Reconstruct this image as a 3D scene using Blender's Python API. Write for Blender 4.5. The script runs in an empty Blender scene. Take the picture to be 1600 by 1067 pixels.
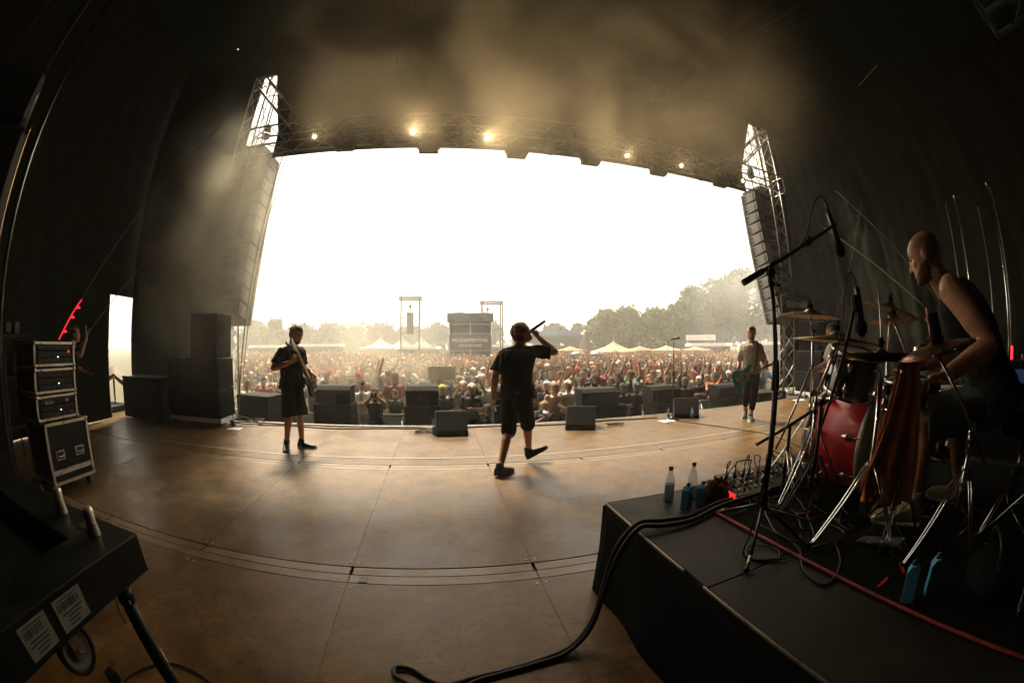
import bpy, bmesh, math, random
import numpy as np
from mathutils import Vector, Matrix, noise as mnoise
R = math.radians
random.seed(7)
S = bpy.context.scene
COL = S.collection

# ------------------------------------------------------------------ camera: a 14.4 mm fisheye on a 36 mm sensor, 1.5 m above the stage
cam = bpy.data.cameras.new('camera')
cam.type = 'PANO'
cam.panorama_type = 'FISHEYE_EQUISOLID'
cam.sensor_width = 36.0; cam.sensor_height = 24.0; cam.sensor_fit = 'HORIZONTAL'
cam.fisheye_lens = 14.392
cam.fisheye_fov = R(220)
cam.clip_start = 0.02; cam.clip_end = 1500
camo = bpy.data.objects.new('camera', cam); COL.objects.link(camo)
camo.location = (0, 0, 1.5)
camo.rotation_mode = 'QUATERNION'
camo.rotation_quaternion = (Matrix.Rotation(-.1767, 3, 'Z') @ Matrix.Rotation(.0099, 3, 'X') @ Matrix.Rotation(R(90), 3, 'X') @ Matrix.Rotation(-.0048, 3, 'Z')).to_quaternion()
S.camera = camo

# ------------------------------------------------------------------ world: bright hazy overcast, soft sun from the front left
SUN_EL, SUN_AZ = R(52), R(-16)      # azimuth from +Y (the audience) towards +X
w = bpy.data.worlds.new('World'); S.world = w; w.use_nodes = True
nt = w.node_tree; nt.nodes.clear()
sky = nt.nodes.new('ShaderNodeTexSky'); sky.sky_type = 'NISHITA'; sky.sun_disc = False
sky.sun_elevation = SUN_EL; sky.sun_rotation = SUN_AZ
sky.air_density = 1.2; sky.dust_density = 4.0; sky.ozone_density = 1.0
cmix = nt.nodes.new('ShaderNodeMix'); cmix.data_type = 'RGBA'; cmix.inputs[0].default_value = 0.8
tc = nt.nodes.new('ShaderNodeTexCoord')
nz = nt.nodes.new('ShaderNodeTexNoise'); nz.inputs['Scale'].default_value = 1.6; nz.inputs['Detail'].default_value = 4
cr = nt.nodes.new('ShaderNodeValToRGB')
cr.color_ramp.elements[0].position = .25; cr.color_ramp.elements[0].color = (5.4, 4.8, 3.9, 1)
cr.color_ramp.elements[1].position = .75; cr.color_ramp.elements[1].color = (11.4, 10.3, 8.4, 1)
bg = nt.nodes.new('ShaderNodeBackground'); bg.inputs[1].default_value = 0.052
wo = nt.nodes.new('ShaderNodeOutputWorld')
nt.links.new(tc.outputs['Generated'], nz.inputs['Vector'])
nt.links.new(nz.outputs['Fac'], cr.inputs['Fac'])
nt.links.new(sky.outputs[0], cmix.inputs['A']); nt.links.new(cr.outputs[0], cmix.inputs['B'])
nt.links.new(cmix.outputs['Result'], bg.inputs[0]); nt.links.new(bg.outputs[0], wo.inputs[0])
sd = bpy.data.lights.new('sun', 'SUN'); sd.energy = 2.1; sd.angle = R(10); sd.color = (1.0, .86, .64)
so = bpy.data.objects.new('sun', sd); COL.objects.link(so)
_d = Vector((math.sin(SUN_AZ)*math.cos(SUN_EL), math.cos(SUN_AZ)*math.cos(SUN_EL), math.sin(SUN_EL)))
so.rotation_mode = 'QUATERNION'; so.rotation_quaternion = _d.to_track_quat('Z', 'Y'); so.location = (0, 30, 40)

S.view_settings.view_transform = 'Standard'; S.view_settings.look = 'None'
S.view_settings.exposure = 2.22; S.view_settings.gamma = 1; S.view_settings.use_curve_mapping = False
S.render.engine = 'CYCLES'
cy = S.cycles
cy.max_bounces = 4; cy.diffuse_bounces = 2; cy.glossy_bounces = 2; cy.transmission_bounces = 4; cy.volume_bounces = 1; cy.transparent_max_bounces = 8
cy.volume_step_rate = 3.0; cy.volume_max_steps = 20
cy.use_denoising = True
try: cy.denoiser = 'OPENIMAGEDENOISE'
except Exception: pass
cy.sample_clamp_indirect = 6.0
cy.use_adaptive_sampling = True; cy.adaptive_threshold = 0.04; cy.adaptive_min_samples = 24

# ------------------------------------------------------------------ helpers
def tag(o, label=None, cat=None, group=None, kind=None):
    if label: o['label'] = label
    if cat: o['category'] = cat
    if group: o['group'] = group
    if kind: o['kind'] = kind
    return o
def empty(name, loc=(0, 0, 0), rz=0.0, label=None, cat=None, group=None):
    o = bpy.data.objects.new(name, None); COL.objects.link(o)
    o.empty_display_size = .1; o.location = loc; o.rotation_euler = (0, 0, rz)
    return tag(o, label, cat, group)
def copy_tree(o, parent=None):
    c = o.copy(); COL.objects.link(c); c.parent = parent
    for ch in o.children: copy_tree(ch, c)
    return c
def V(*a): return Vector(a)
def perp(d):
    d = Vector(d).normalized()
    a = Vector((0, 0, 1)) if abs(d.z) < .9 else Vector((1, 0, 0))
    u = d.cross(a).normalized(); return u, d.cross(u).normalized()

_M = {}
def mat(name, c, c2=None, scale=6.0, rough=.6, metal=0.0, bump=0.0, bscale=60.0, spec=.5, rvar=0.0, detail=5, emit=None, estr=0, trans=0, ior=1.45, contrast=(.35, .65), sheen=0, coat=0, stretch=None, alpha=1):
    if name in _M: return _M[name]
    m = bpy.data.materials.new(name); m.use_nodes = True; n = m.node_tree; b = n.nodes['Principled BSDF']
    b.inputs['Base Color'].default_value = (*c, 1); b.inputs['Roughness'].default_value = rough; b.inputs['Metallic'].default_value = metal
    b.inputs['Specular IOR Level'].default_value = spec
    if coat: b.inputs['Coat Weight'].default_value = coat; b.inputs['Coat Roughness'].default_value = .15
    if trans: b.inputs['Transmission Weight'].default_value = trans; b.inputs['IOR'].default_value = ior
    if alpha < 1: b.inputs['Alpha'].default_value = alpha
    if emit: b.inputs['Emission Color'].default_value = (*emit, 1); b.inputs['Emission Strength'].default_value = estr
    t = n.nodes.new('ShaderNodeTexCoord'); co = t.outputs['Object']
    if stretch:
        mp = n.nodes.new('ShaderNodeMapping'); mp.inputs['Scale'].default_value = stretch; n.links.new(co, mp.inputs[0]); co = mp.outputs[0]
    if c2 is not None or rvar:
        z = n.nodes.new('ShaderNodeTexNoise'); z.inputs['Scale'].default_value = scale; z.inputs['Detail'].default_value = detail; z.inputs['Roughness'].default_value = .62
        n.links.new(co, z.inputs['Vector'])
        if c2 is not None:
            r = n.nodes.new('ShaderNodeValToRGB'); r.color_ramp.elements[0].position, r.color_ramp.elements[1].position = contrast
            r.color_ramp.elements[0].color = (*c, 1); r.color_ramp.elements[1].color = (*c2, 1)
            n.links.new(z.outputs['Fac'], r.inputs[0]); n.links.new(r.outputs[0], b.inputs['Base Color'])
        if rvar:
            q = n.nodes.new('ShaderNodeMapRange'); q.inputs['From Min'].default_value = .3; q.inputs['From Max'].default_value = .7
            q.inputs['To Min'].default_value = max(.03, rough-rvar); q.inputs['To Max'].default_value = min(1, rough+rvar)
            n.links.new(z.outputs['Fac'], q.inputs[0]); n.links.new(q.outputs[0], b.inputs['Roughness'])
    if bump:
        z2 = n.nodes.new('ShaderNodeTexNoise'); z2.inputs['Scale'].default_value = bscale; z2.inputs['Detail'].default_value = 4
        n.links.new(co, z2.inputs['Vector'])
        bp = n.nodes.new('ShaderNodeBump'); bp.inputs['Strength'].default_value = bump; bp.inputs['Distance'].default_value = .01
        n.links.new(z2.outputs['Fac'], bp.inputs['Height']); n.links.new(bp.outputs[0], b.inputs['Normal'])
    _M[name] = m
    return m

class MB:
    def __init__(s): s.v = []; s.f = []; s.m = []; s.mi = 0; s.sm = []; s.smooth = False
    def add(s, vs, fs):
        o = len(s.v); s.v.extend([tuple(p) for p in vs]); s.f.extend([tuple(i+o for i in f) for f in fs]); s.m.extend([s.mi]*len(fs)); s.sm.extend([s.smooth]*len(fs)); return s
    def box(s, c, d, rot=None, ch=0.0):
        x, y, z = [k/2 for k in d]
        if ch <= 0:
            P = [(-x,-y,-z),(x,-y,-z),(x,y,-z),(-x,y,-z),(-x,-y,z),(x,-y,z),(x,y,z),(-x,y,z)]
            F = [(3,2,1,0),(4,5,6,7),(0,1,5,4),(1,2,6,5),(2,3,7,6),(3,0,4,7)]
        else:
            P = []; F = []
            h = min(ch, x*.9, y*.9, z*.9)
            for sz in (-1, 1):
                for sy in (-1, 1):
                    for sx in (-1, 1):
                        P += [(sx*(x-h), sy*(y-h), sz*z), (sx*(x-h), sy*y, sz*(z-h)), (sx*x, sy*(y-h), sz*(z-h))]
            I = lambda sx, sy, sz: 3*((sz > 0)*4+(sy > 0)*2+(sx > 0))
            def q(a, b, c_, d_, n):
                p = [Vector(P[i]) for i in (a, b, c_, d_)]
                F.append((a,b,c_,d_) if (p[1]-p[0]).cross(p[2]-p[0]).dot(Vector(n)) > 0 else (d_,c_,b,a))
            for g in (-1, 1):
                q(I(-1,-1,g), I(1,-1,g), I(1,1,g), I(-1,1,g), (0,0,g))
                q(I(-1,g,-1)+1, I(1,g,-1)+1, I(1,g,1)+1, I(-1,g,1)+1, (0,g,0))
                q(I(g,-1,-1)+2, I(g,1,-1)+2, I(g,1,1)+2, I(g,-1,1)+2, (g,0,0))
                for k in (-1, 1):
                    q(I(-1,g,k), I(1,g,k), I(1,g,k)+1, I(-1,g,k)+1, (0,g,k))
                    q(I(g,-1,k), I(g,1,k), I(g,1,k)+2, I(g,-1,k)+2, (g,0,k))
                    q(I(g,k,-1)+1, I(g,k,1)+1, I(g,k,1)+2, I(g,k,-1)+2, (g,k,0))
                    for j in (-1, 1):
                        a = I(g,k,j); t = (a, a+1, a+2); p = [Vector(P[i]) for i in t]
                        F.append(t if (p[1]-p[0]).cross(p[2]-p[0]).dot(Vector((g,k,j))) > 0 else t[::-1])
        M = (rot.to_3x3() if rot is not None else Matrix.Identity(3)); c = Vector(c)
        return s.add([M @ Vector(p) + c for p in P], F)
    def cyl(s, a, b, r0, r1=None, n=10, cap=True):
        r1 = r0 if r1 is None else r1
        a, b = Vector(a), Vector(b); u, w_ = perp(b-a)
        P = [a+(u*math.cos(2*math.pi*i/n)+w_*math.sin(2*math.pi*i/n))*r0 for i in range(n)] + [b+(u*math.cos(2*math.pi*i/n)+w_*math.sin(2*math.pi*i/n))*r1 for i in range(n)]
        sm = s.smooth; s.smooth = n > 5
        o = len(s.v); s.add(P, [(i, (i+1) % n, n+(i+1) % n, n+i)[::-1] for i in range(n)])
        s.smooth = False
        if cap:
            s.f += [tuple(o+i for i in range(n)), tuple(o+n+i for i in range(n))[::-1]]; s.m += [s.mi]*2; s.sm += [False]*2
        s.smooth = sm
        return s
    def tube(s, pts, r, n=8):
        pts = [Vector(p) for p in pts]; k = len(pts); rs = r if isinstance(r, (list, tuple)) else [r]*k
        d = (pts[1]-pts[0]).normalized(); u, w_ = perp(d); P = []
        for i, p in enumerate(pts):
            t = (pts[min(i+1, k-1)]-pts[max(i-1, 0)])
            t = t.normalized() if t.length > 1e-9 else d
            u = (u-t*u.dot(t)); u = u.normalized() if u.length > 1e-6 else perp(t)[0]; w_ = t.cross(u)
            P += [p+(u*math.cos(2*math.pi*j/n)+w_*math.sin(2*math.pi*j/n))*rs[i] for j in range(n)]
        F = [(i*n+j, i*n+(j+1) % n, (i+1)*n+(j+1) % n, (i+1)*n+j) for i in range(k-1) for j in range(n)]
        sm = s.smooth; s.smooth = True; o = len(s.v); s.add(P, F); s.smooth = sm
        s.f += [tuple(o+j for j in range(n))[::-1], tuple(o+(k-1)*n+j for j in range(n))]; s.m += [s.mi]*2; s.sm += [False]*2
        return s
    def lathe(s, prof, n=24, o=(0, 0, 0), M=None, smooth=True):   # prof: (r, z) list; closed to the axis where r is 0
        o = Vector(o); P = []; F = []; idx = []
        for (r, z) in prof:
            if r < 1e-6: idx.append([len(P)]); P.append(Vector((0, 0, z)))
            else:
                idx.append(list(range(len(P), len(P)+n))); P += [Vector((r*math.cos(2*math.pi*i/n), r*math.sin(2*math.pi*i/n), z)) for i in range(n)]
        for a, b in zip(idx, idx[1:]):
            for i in range(n):
                j = (i+1) % n
                if len(a) == 1 and len(b) == 1: continue
                if len(a) == 1: F.append((a[0], b[i], b[j])[::-1])
                elif len(b) == 1: F.append((a[i], a[j], b[0]))
                else: F.append((a[i], a[j], b[j], b[i]))
        if M is not None: P = [M @ p for p in P]
        sm = s.smooth; s.smooth = smooth; s.add([p+o for p in P], F); s.smooth = sm
        return s
    def prism(s, poly, axis, a, b):      # poly: 2D points; axis 'x','y','z': extruded from a to b along it
        def T(p, t): return {'x': (t, p[0], p[1]), 'y': (p[0], t, p[1]), 'z': (p[0], p[1], t)}[axis]
        n = len(poly); P = [T(p, a) for p in poly]+[T(p, b) for p in poly]
        return s.add(P, [tuple(range(n))[::-1], tuple(range(n, 2*n))] + [(i, (i+1) % n, n+(i+1) % n, n+i) for i in range(n)])
    def sphere(s, c, r, n=12, m=8, sc=(1, 1, 1), M=None):
        prof = [(r*math.sin(math.pi*i/m), -r*math.cos(math.pi*i/m)) for i in range(m+1)]
        prof[0] = (0, -r); prof[-1] = (0, r)
        D = Matrix.Diagonal(sc).to_3x3(); M = D if M is None else M.to_3x3() @ D
        return s.lathe(prof, n, c, M)
    def mesh(s, name):
        me = bpy.data.meshes.new(name); me.from_pydata(s.v, [], s.f); me.update()
        me.polygons.foreach_set('material_index', s.m); me.polygons.foreach_set('use_smooth', s.sm)
        return me
    def build(s, name, mats, parent=None, fixn=True, bevel=0):
        me = s.mesh(name)
        if fixn:
            bm = bmesh.new(); bm.from_mesh(me); bmesh.ops.recalc_face_normals(bm, faces=bm.faces)
            bm.to_mesh(me); bm.free()
        for m in (mats if isinstance(mats, (list, tuple)) else [mats]): me.materials.append(m)
        o = bpy.data.objects.new(name, me); COL.objects.link(o); o.parent = parent
        if bevel:
            b = o.modifiers.new('edge', 'BEVEL'); b.width = bevel; b.segments = 2; b.limit_method = 'ANGLE'; b.angle_limit = R(40)
        return o
def rz(a): return Matrix.Rotation(a, 3, 'Z')
def rx(a): return Matrix.Rotation(a, 3, 'X')
def ry(a): return Matrix.Rotation(a, 3, 'Y')
def spline(pts, n=8):                    # Catmull-Rom through the points
    P = [Vector(p) for p in pts]; P = [P[0]*2-P[1]]+P+[P[-1]*2-P[-2]]; out = []
    for i in range(1, len(P)-2):
        a, b, c, d = P[i-1:i+3]
        for k in range(n):
            t = k/n; out.append(.5*((2*b)+(c-a)*t+(2*a-5*b+4*c-d)*t*t+(3*b-a-3*c+d)*t**3))
    return out+[P[-2]]
def share(mesh, name, parent, loc=(0, 0, 0), rot=(0, 0, 0)):
    o = bpy.data.objects.new(name, mesh); COL.objects.link(o); o.parent = parent; o.location = loc; o.rotation_euler = rot; return o
def grid(name, f, nu, nv, m, parent=None, thick=0, smooth=True):   # f(u,v) -> point
    vs = [f(i/nu, j/nv) for j in range(nv+1) for i in range(nu+1)]
    fs = [(j*(nu+1)+i, j*(nu+1)+i+1, (j+1)*(nu+1)+i+1, (j+1)*(nu+1)+i) for j in range(nv) for i in range(nu)]
    b = MB(); b.smooth = smooth; b.add(vs, fs); o = b.build(name, m, parent, fixn=False)
    if thick: q = o.modifiers.new('t', 'SOLIDIFY'); q.thickness = thick; q.offset = 0
    return o
def text_mesh(name, s, size, m, parent, loc, rot, thick=.002, align='CENTER'):
    c = bpy.data.curves.new(name, 'FONT'); c.body = s; c.size = size; c.extrude = thick; c.align_x = align; c.align_y = 'CENTER'
    t = bpy.data.objects.new(name+'_t', c); COL.objects.link(t)
    dg = bpy.context.evaluated_depsgraph_get(); dg.update()
    me = bpy.data.meshes.new_from_object(t.evaluated_get(dg)); bpy.data.objects.remove(t)
    me.materials.clear(); me.materials.append(m); me.name = name
    o = bpy.data.objects.new(name, me); COL.objects.link(o); o.parent = parent; o.location = loc; o.rotation_euler = rot
    return o
# shared materials
BLACK = mat('black_paint', (.007, .008, .007), (.012, .013, .011), 9, .6, spec=.2, bump=.08, bscale=180)
BLACKM = mat('black_metal', (.02, .021, .02), (.035, .035, .034), 12, .42, .6, rvar=.1)
RUBBER = mat('black_rubber', (.008, .008, .008), rough=.55, spec=.3)
CHROME = mat('chrome', (.72, .71, .68), (.6, .59, .56), 20, .12, 1.0, rvar=.05)
STEEL = mat('brushed_steel', (.5, .49, .46), (.36, .35, .33), 30, .32, 1.0, rvar=.1)
ALU = mat('aluminium_truss', (.42, .41, .38), (.3, .29, .27), 14, .38, 1.0, rvar=.1)
WHITE = mat('white_print', (.75, .73, .68), (.66, .64, .6), 12, .6)
RED = mat('red_plastic', (.6, .02, .02), rough=.4)
MESHBLK = mat('speaker_grille', (.004, .004, .0032), (.007, .007, .0055), 160, .85, 0, spec=.08, bump=.5, bscale=700)
BOXBLK = mat('textured_cabinet_paint', (.006, .006, .0048), (.011, .0105, .0085), 30, .7, spec=.15, bump=.25, bscale=420)

# ------------------------------------------------------------------ the setting: stage floor, drapes, roof, field
EDGE_Y = 7.64; XL, XR, YB = -7.3, 11.6, -3.0
FLOOR = mat('brown_plywood_deck', (.077, .039, .0105), (.178, .1, .028), 1.3, .42, bump=.12, bscale=35, rvar=.14, detail=9, contrast=(.3, .72), spec=.33)
def _floor_wear(m):
    n = m.node_tree; b = n.nodes['Principled BSDF']; src = b.inputs['Base Color'].links[0].from_socket
    g = n.nodes.new('ShaderNodeNewGeometry')
    def nz(scale, det, ro=.6):
        z = n.nodes.new('ShaderNodeTexNoise'); z.inputs['Scale'].default_value = scale; z.inputs['Detail'].default_value = det; z.inputs['Roughness'].default_value = ro
        n.links.new(g.outputs['Position'], z.inputs['Vector']); return z
    def ramp(z, a, b_, c0, c1):
        r = n.nodes.new('ShaderNodeValToRGB'); r.color_ramp.elements[0].position = a; r.color_ramp.elements[1].position = b_
        r.color_ramp.elements[0].color = (c0, c0, c0, 1); r.color_ramp.elements[1].color = (c1, c1, c1, 1); n.links.new(z.outputs['Fac'], r.inputs[0]); return r
    def mul(a, b_, blend='MULTIPLY', fac=1):
        x = n.nodes.new('ShaderNodeMix'); x.data_type = 'RGBA'; x.blend_type = blend; x.inputs[0].default_value = fac
        n.links.new(a, x.inputs['A']); n.links.new(b_, x.inputs['B']); return x.outputs['Result']
    s1 = ramp(nz(4.5, 7, .7), .34, .62, .55, 1.12)          # dark blotches of dirt
    s2 = ramp(nz(19, 5, .7), .33, .47, .42, 1.05)         # scuffs
    s3 = ramp(nz(110, 2), .25, .45, .7, 1.08)      # grain
    c = mul(mul(mul(src, s1.outputs[0]), s2.outputs[0]), s3.outputs[0])
    n.links.new(c, b.inputs['Base Color'])
_floor_wear(FLOOR)
fl = empty('stage_floor', (0, 0, 0)); fl['kind'] = 'structure'; fl['label'] = 'worn brown plywood stage floor made of large panels'
PX = .573; PW = 1.24
rows = [(5.02, EDGE_Y-.09), (2.46, 4.80), (-.16, 2.24), (-2.9, -.24)]
pm = {}
for (y0, y1) in rows:
    b = MB(); b.box((0, 0, -.02), (PW-.0014, y1-y0-.003, .04), ch=.001); pm[y0] = b.mesh('floor_panel'); pm[y0].materials.append(FLOOR)
i0 = int(math.floor((XL-PX)/PW)); i1 = int(math.ceil((XR-PX)/PW))
rng = random.Random(3)
for (y0, y1) in rows:
    for i in range(i0, i1):
        share(pm[y0], 'floor_panel', fl, (PX+PW*(i+.5), (y0+y1)/2, rng.uniform(-.0012, .0012)))
# guide rails let into the floor between the panel rows
RAIL = mat('worn_rail_timber', (.095, .054, .017), (.19, .115, .04), 5, .4, bump=.1, bscale=60, rvar=.12)
b = MB(); b.box((0, -.053, -.016), (PW-.004, .1, .03), ch=.0015); b.box((0, .053, -.016), (PW-.022, .098, .03), ch=.0015)
railm = b.mesh('floor_rail'); railm.materials.append(RAIL)
b = MB(); b.mi = 0
for sx in (-.03, .03):
    for sy in (-.17, .16): b.lathe([(0, .002), (.009, .002), (.011, -.004)], 8, (sx, sy, 0))
screwm = b.mesh('deck_screw'); screwm.materials.append(STEEL)
for yc in (2.35, 4.91, -.2):
    for i in range(i0, i1):
        r_ = share(railm, 'floor_rail', fl, (PX+PW*(i+.5), yc, -.001))
        share(screwm, 'deck_screw', r_, (-PW/2, 0, 0.001))
b = MB(); b.box((0, 0, -.06), (XR-XL+6, 11.2, .03)); so_ = b.build('deck_underlay', mat('black_void', (.02, .014, .008), rough=.9), fl); so_.location = ((XL+XR)/2, 2.0, 0)
TAPE = mat('white_floor_tape', (.4, .34, .22), (.28, .23, .14), 22, .5)
b = MB(); b.box((0, 0, .0012), (13.2, .035, .0016)); t_ = b.build('tape_line', TAPE, fl); t_.location = (1.9, 5.33, .002)
b = MB(); b.box((0, 0, .0012), (1.2, .02, .0016)); t_ = b.build('tape_line', mat('yellow_tape', (.3, .28, .03), rough=.5), fl); t_.location = (-4.35, 4.99, .002)
b = MB(); b.box((0, 0, .001), (.055, .075, .002)); t_ = b.build('tape_mark', mat('black_tape', (.015, .015, .015), rough=.4), fl); t_.location = (-.57, 2.29, .002)
b = MB(); b.box((0, 0, .0), (19.5, .075, .05), ch=.006); t_ = b.build('edge_trim', mat('edge_steel', (.32, .3, .26), (.2, .19, .16), 8, .45, .7), fl); t_.location = ((XL+XR)/2, EDGE_Y-.04, -.022)
b = MB(); b.box((0, 0, -.56), (19.5, .05, 1.02)); t_ = b.build('stage_front', mat('stage_front_cloth', (.015, .016, .015), rough=.8), fl); t_.location = ((XL+XR)/2, EDGE_Y-.06, 0)

GZ = -1.1
b = MB(); b.add([(-400, -60, GZ), (400, -60, GZ), (400, 600, GZ), (-400, 600, GZ)], [(0, 1, 2, 3)])
g_ = b.build('ground', mat('trampled_field', (.11, .085, .045), (.07, .08, .03), .35, .9, bump=.5, bscale=8, detail=8)); g_['kind'] = 'structure'; g_['label'] = 'trampled dry grass of the festival field'

# drapes: hung black fabric in folds
DRAPE = mat('dark_molton', (.0145, .017, .012), (.025, .026, .018), 3, .95, spec=.1, bump=.3, bscale=300)
def drape(name, p0, p1, z0, z1, label, amp=.05, nf=14, seed=1, tilt=0, group='dark stage drapes', parent=None):
    p0, p1 = Vector(p0), Vector(p1); d = (p1-p0); L = d.length; d.normalize(); nrm = Vector((-d.y, d.x, 0)); rg = random.Random(seed)
    ph = [rg.uniform(0, 6.28) for _ in range(6)]
    anch = [(rg.uniform(0, L), rg.uniform(z0+.5, z1*.6), rg.uniform(.5, 1.3)) for _ in range(max(2, int(L/1.6)))]
    def f(u, v):
        x = u*L; z = z0+(z1-z0)*v
        s_ = x+tilt*(v-.5)*(1+.5*math.sin(x*.9+ph[4]))+.5*mnoise.noise((x*.35, z*.3, seed+1.7))
        a = amp*(.9*mnoise.noise((s_*1.15, v*1.1, seed))+.55*mnoise.noise((s_*2.6, v*1.6, seed+5.1))+.3*mnoise.noise((s_*5.5, v*2.2, seed+2.2)))*2
        a += amp*.45*mnoise.noise((x*2.2+z*1.9, z*1.3, seed+3.3))
        for (ax, az, k) in anch:                       # tension folds fanning out from tie points
            dx, dz = x-ax, z-az; r_ = math.hypot(dx, dz)
            if .15 < r_ < 3.5: a += amp*.5*k*math.sin(math.atan2(dz, dx)*11+ax)*math.exp(-r_*.9)
        return p0+d*x+nrm*a+Vector((0, 0, z))
    o = grid(name, f, int(L*11)+8, int((z1-z0)*7)+4, DRAPE, parent, thick=.012)
    if label: tag(o, label, 'drape', group)
    return o
drape('stage_drape', (XL, -3.2, 0), (XL, 6.36, 0), .02, 9.6, 'long dark drape forming the wall behind the flight cases', seed=2, tilt=.8)
drape('stage_drape', (XL-.12, 5.8, 0), (XL-.12, 7.7, 0), 2.58, 9.6, 'short dark drape hanging above the bright doorway', .02, 3, seed=3)
drape('stage_drape', (XL, 7.22, 0), (-5.35, 8.75, 0), .02, 9.6, 'dark smoky drape between the doorway and the speaker tower', .07, 5, seed=4, tilt=.9)
drape('stage_drape', (XR, 9.4, 0), (XR+.3, -3.2, 0), .02, 9.9, 'tall brown lit drape behind the drummer', .09, 15, seed=5, tilt=1.4)
drape('stage_drape', (10.75, 9.55, 0), (XR+.1, 9.35, 0), .02, 9.6, 'narrow dark drape beside the timer display', .03, 2, seed=8)
drape('stage_drape', (XR+.3, -3.1, 0), (XL-.2, -3.1, 0), .02, 9.6, 'wide dark backdrop closing the rear of the stage', .06, 22, seed=6)

# roof canvas: an arched dark skin with a few gaps where daylight comes through
ROOFM = mat('dark_roof_canvas', (.004, .017, .012), (.007, .022, .016), 2, .9, spec=.2)
rb = MB(); rb.smooth = True
nu, nv = 96, 64; RX0, RX1, RY0, RY1 = XL-.4, XR+.6, -3.4, 8.9
def roofp(u, v):
    x = RX0+(RX1-RX0)*u; y = RY0+(RY1-RY0)*v
    return (x, y, 9.1+.5*math.sin(math.pi*u)-.06*abs(math.sin(u*math.pi*8))-.25*v)
vs = [roofp(i/nu, j/nv) for j in range(nv+1) for i in range(nu+1)]
fs = [(j*(nu+1)+i, j*(nu+1)+i+1, (j+1)*(nu+1)+i+1, (j+1)*(nu+1)+i) for j in range(nv) for i in range(nu)]
for (hx, hy, hk) in [(-5.69, 7.32, 0.16), (10.91, 6.61, 0.34), (10.22, 6.26, 0.14), (11.14, 7.61, 0.1)]:      # small tears where daylight comes through the canvas
    q = min(range(len(fs)), key=lambda i_: (sum(vs[j][0] for j in fs[i_])/4-hx)**2+(sum(vs[j][1] for j in fs[i_])/4-hy)**2)
    f4 = fs.pop(q); c4 = [sum(vs[j][d_] for j in f4)/4 for d_ in range(3)]; n0 = len(vs)
    vs += [tuple(c4[d_]+(vs[j][d_]-c4[d_])*hk*(1+.5*(e_ % 2)) for d_ in range(3)) for e_, j in enumerate(f4)]
    fs += [(f4[e_], f4[(e_+1) % 4], n0+(e_+1) % 4, n0+e_) for e_ in range(4)]
rb.add(vs, fs); roof = rb.build('stage_roof', ROOFM, fixn=False); tag(roof, 'dark arched canvas roof over the stage', 'roof')
hb = MB(); hb.smooth = False
def hdr(u, v):
    xl = -4.22-1.1*max(0, v-.2); xr = 8.45+1.8*max(0, v-.2); xx = xl+(xr-xl)*u; z = 5.9+(9.5+.5*math.sin(math.pi*max(0, min(1, (xx-RX0)/(RX1-RX0))))-.25-5.9)*v
    return (xx, 8.35+.35*v+v*(.04*math.sin(u*60)+.05*mnoise.noise((u*12, v*3, 2))), z)
ho = grid('roof_header', hdr, 150, 14, ROOFM, roof, thick=.01)
# side skirts closing the roof against daylight beyond the towers

# ------------------------------------------------------------------ rigging: trusses, towers, line arrays, lamps
def truss(name, a, b, wd, label, cat='truss', group=None, up=None, r=.024, rb_=.012, pitch=.5, m=None):
    m = m or ALU; a, b = Vector(a), Vector(b); d = (b-a); L = d.length; d.normalize()
    u = Vector(up).normalized() if up else perp(d)[0]; w_ = d.cross(u).normalized()
    t = empty(name, a, 0, label, cat, group); h = wd/2
    cs = [u*h*i+w_*h*j for i, j in ((1, 1), (1, -1), (-1, -1), (-1, 1))]
    ch = MB().cyl((0, 0, 0), d*L, r, n=8).mesh('chord'); ch.materials.append(m)
    for c in cs: share(ch, 'chord', t, c)
    k = max(2, int(round(L/pitch))); q = MB()
    for f in range(4):
        p, s_ = cs[f], cs[(f+1) % 4]
        for i in range(k):
            q.cyl(p+d*L*i/k if i % 2 == 0 else s_+d*L*i/k, s_+d*L*(i+1)/k if i % 2 == 0 else p+d*L*(i+1)/k, rb_, n=6, cap=False)
        for i in (0, k): q.cyl(p+d*L*i/k, s_+d*L*i/k, rb_, n=6, cap=False)
    q.build('lattice', m, t, fixn=False)
    return t
truss('truss_tower', (-5.12, 8.55, GZ), (-5.12, 8.55, 8.6), .5, 'tall lattice tower holding the speaker column by the smoky drape', 'truss tower', up=(1, 0, 0))
truss('truss_tower', (10.1, 8.8, GZ), (10.1, 8.8, 8.75), .5, 'tall lattice tower next to the timer display', 'truss tower', up=(1, 0, 0))
truss('lighting_truss', (-4.7, 7.95, 6.2), (9.6, 7.95, 6.2), .5, 'long horizontal lighting truss across the front of the stage', 'truss', up=(0, 0, 1), pitch=.55)
truss('roof_truss', (-5.1, 8.3, 8.35), (-3.7, 8.3, 6.75), .34, 'short sloping brace truss at the top of the smoky tower', 'truss', up=(0, 1, 0), pitch=.35)
truss('roof_truss', (10.1, 8.55, 8.45), (8.3, 8.3, 6.9), .34, 'short sloping brace truss above the timer tower', 'truss', up=(0, 1, 0), pitch=.35)
RT = mat('dark_green_truss', (.006, .016, .012), rough=.7, metal=.2)
truss('roof_truss', (5.75, 9.0, 8.35), (5.75, -2.9, 6.9), .45, 'dark roof truss running back above the drums', 'truss', up=(0, 0, 1), m=RT)
truss('roof_truss', (3.05, -2.9, 3.95), (2.98, -.5, 3.62), .3, 'dark low truss overhead in the upper corner by the drums', 'truss', up=(0, 0, 1), m=RT, pitch=.3)
truss('roof_truss', (-1.2, 8.5, 8.9), (-1.2, -2.9, 8.7), .45, 'dark roof truss running back above the open deck', 'truss', up=(0, 0, 1), m=RT)

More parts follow.
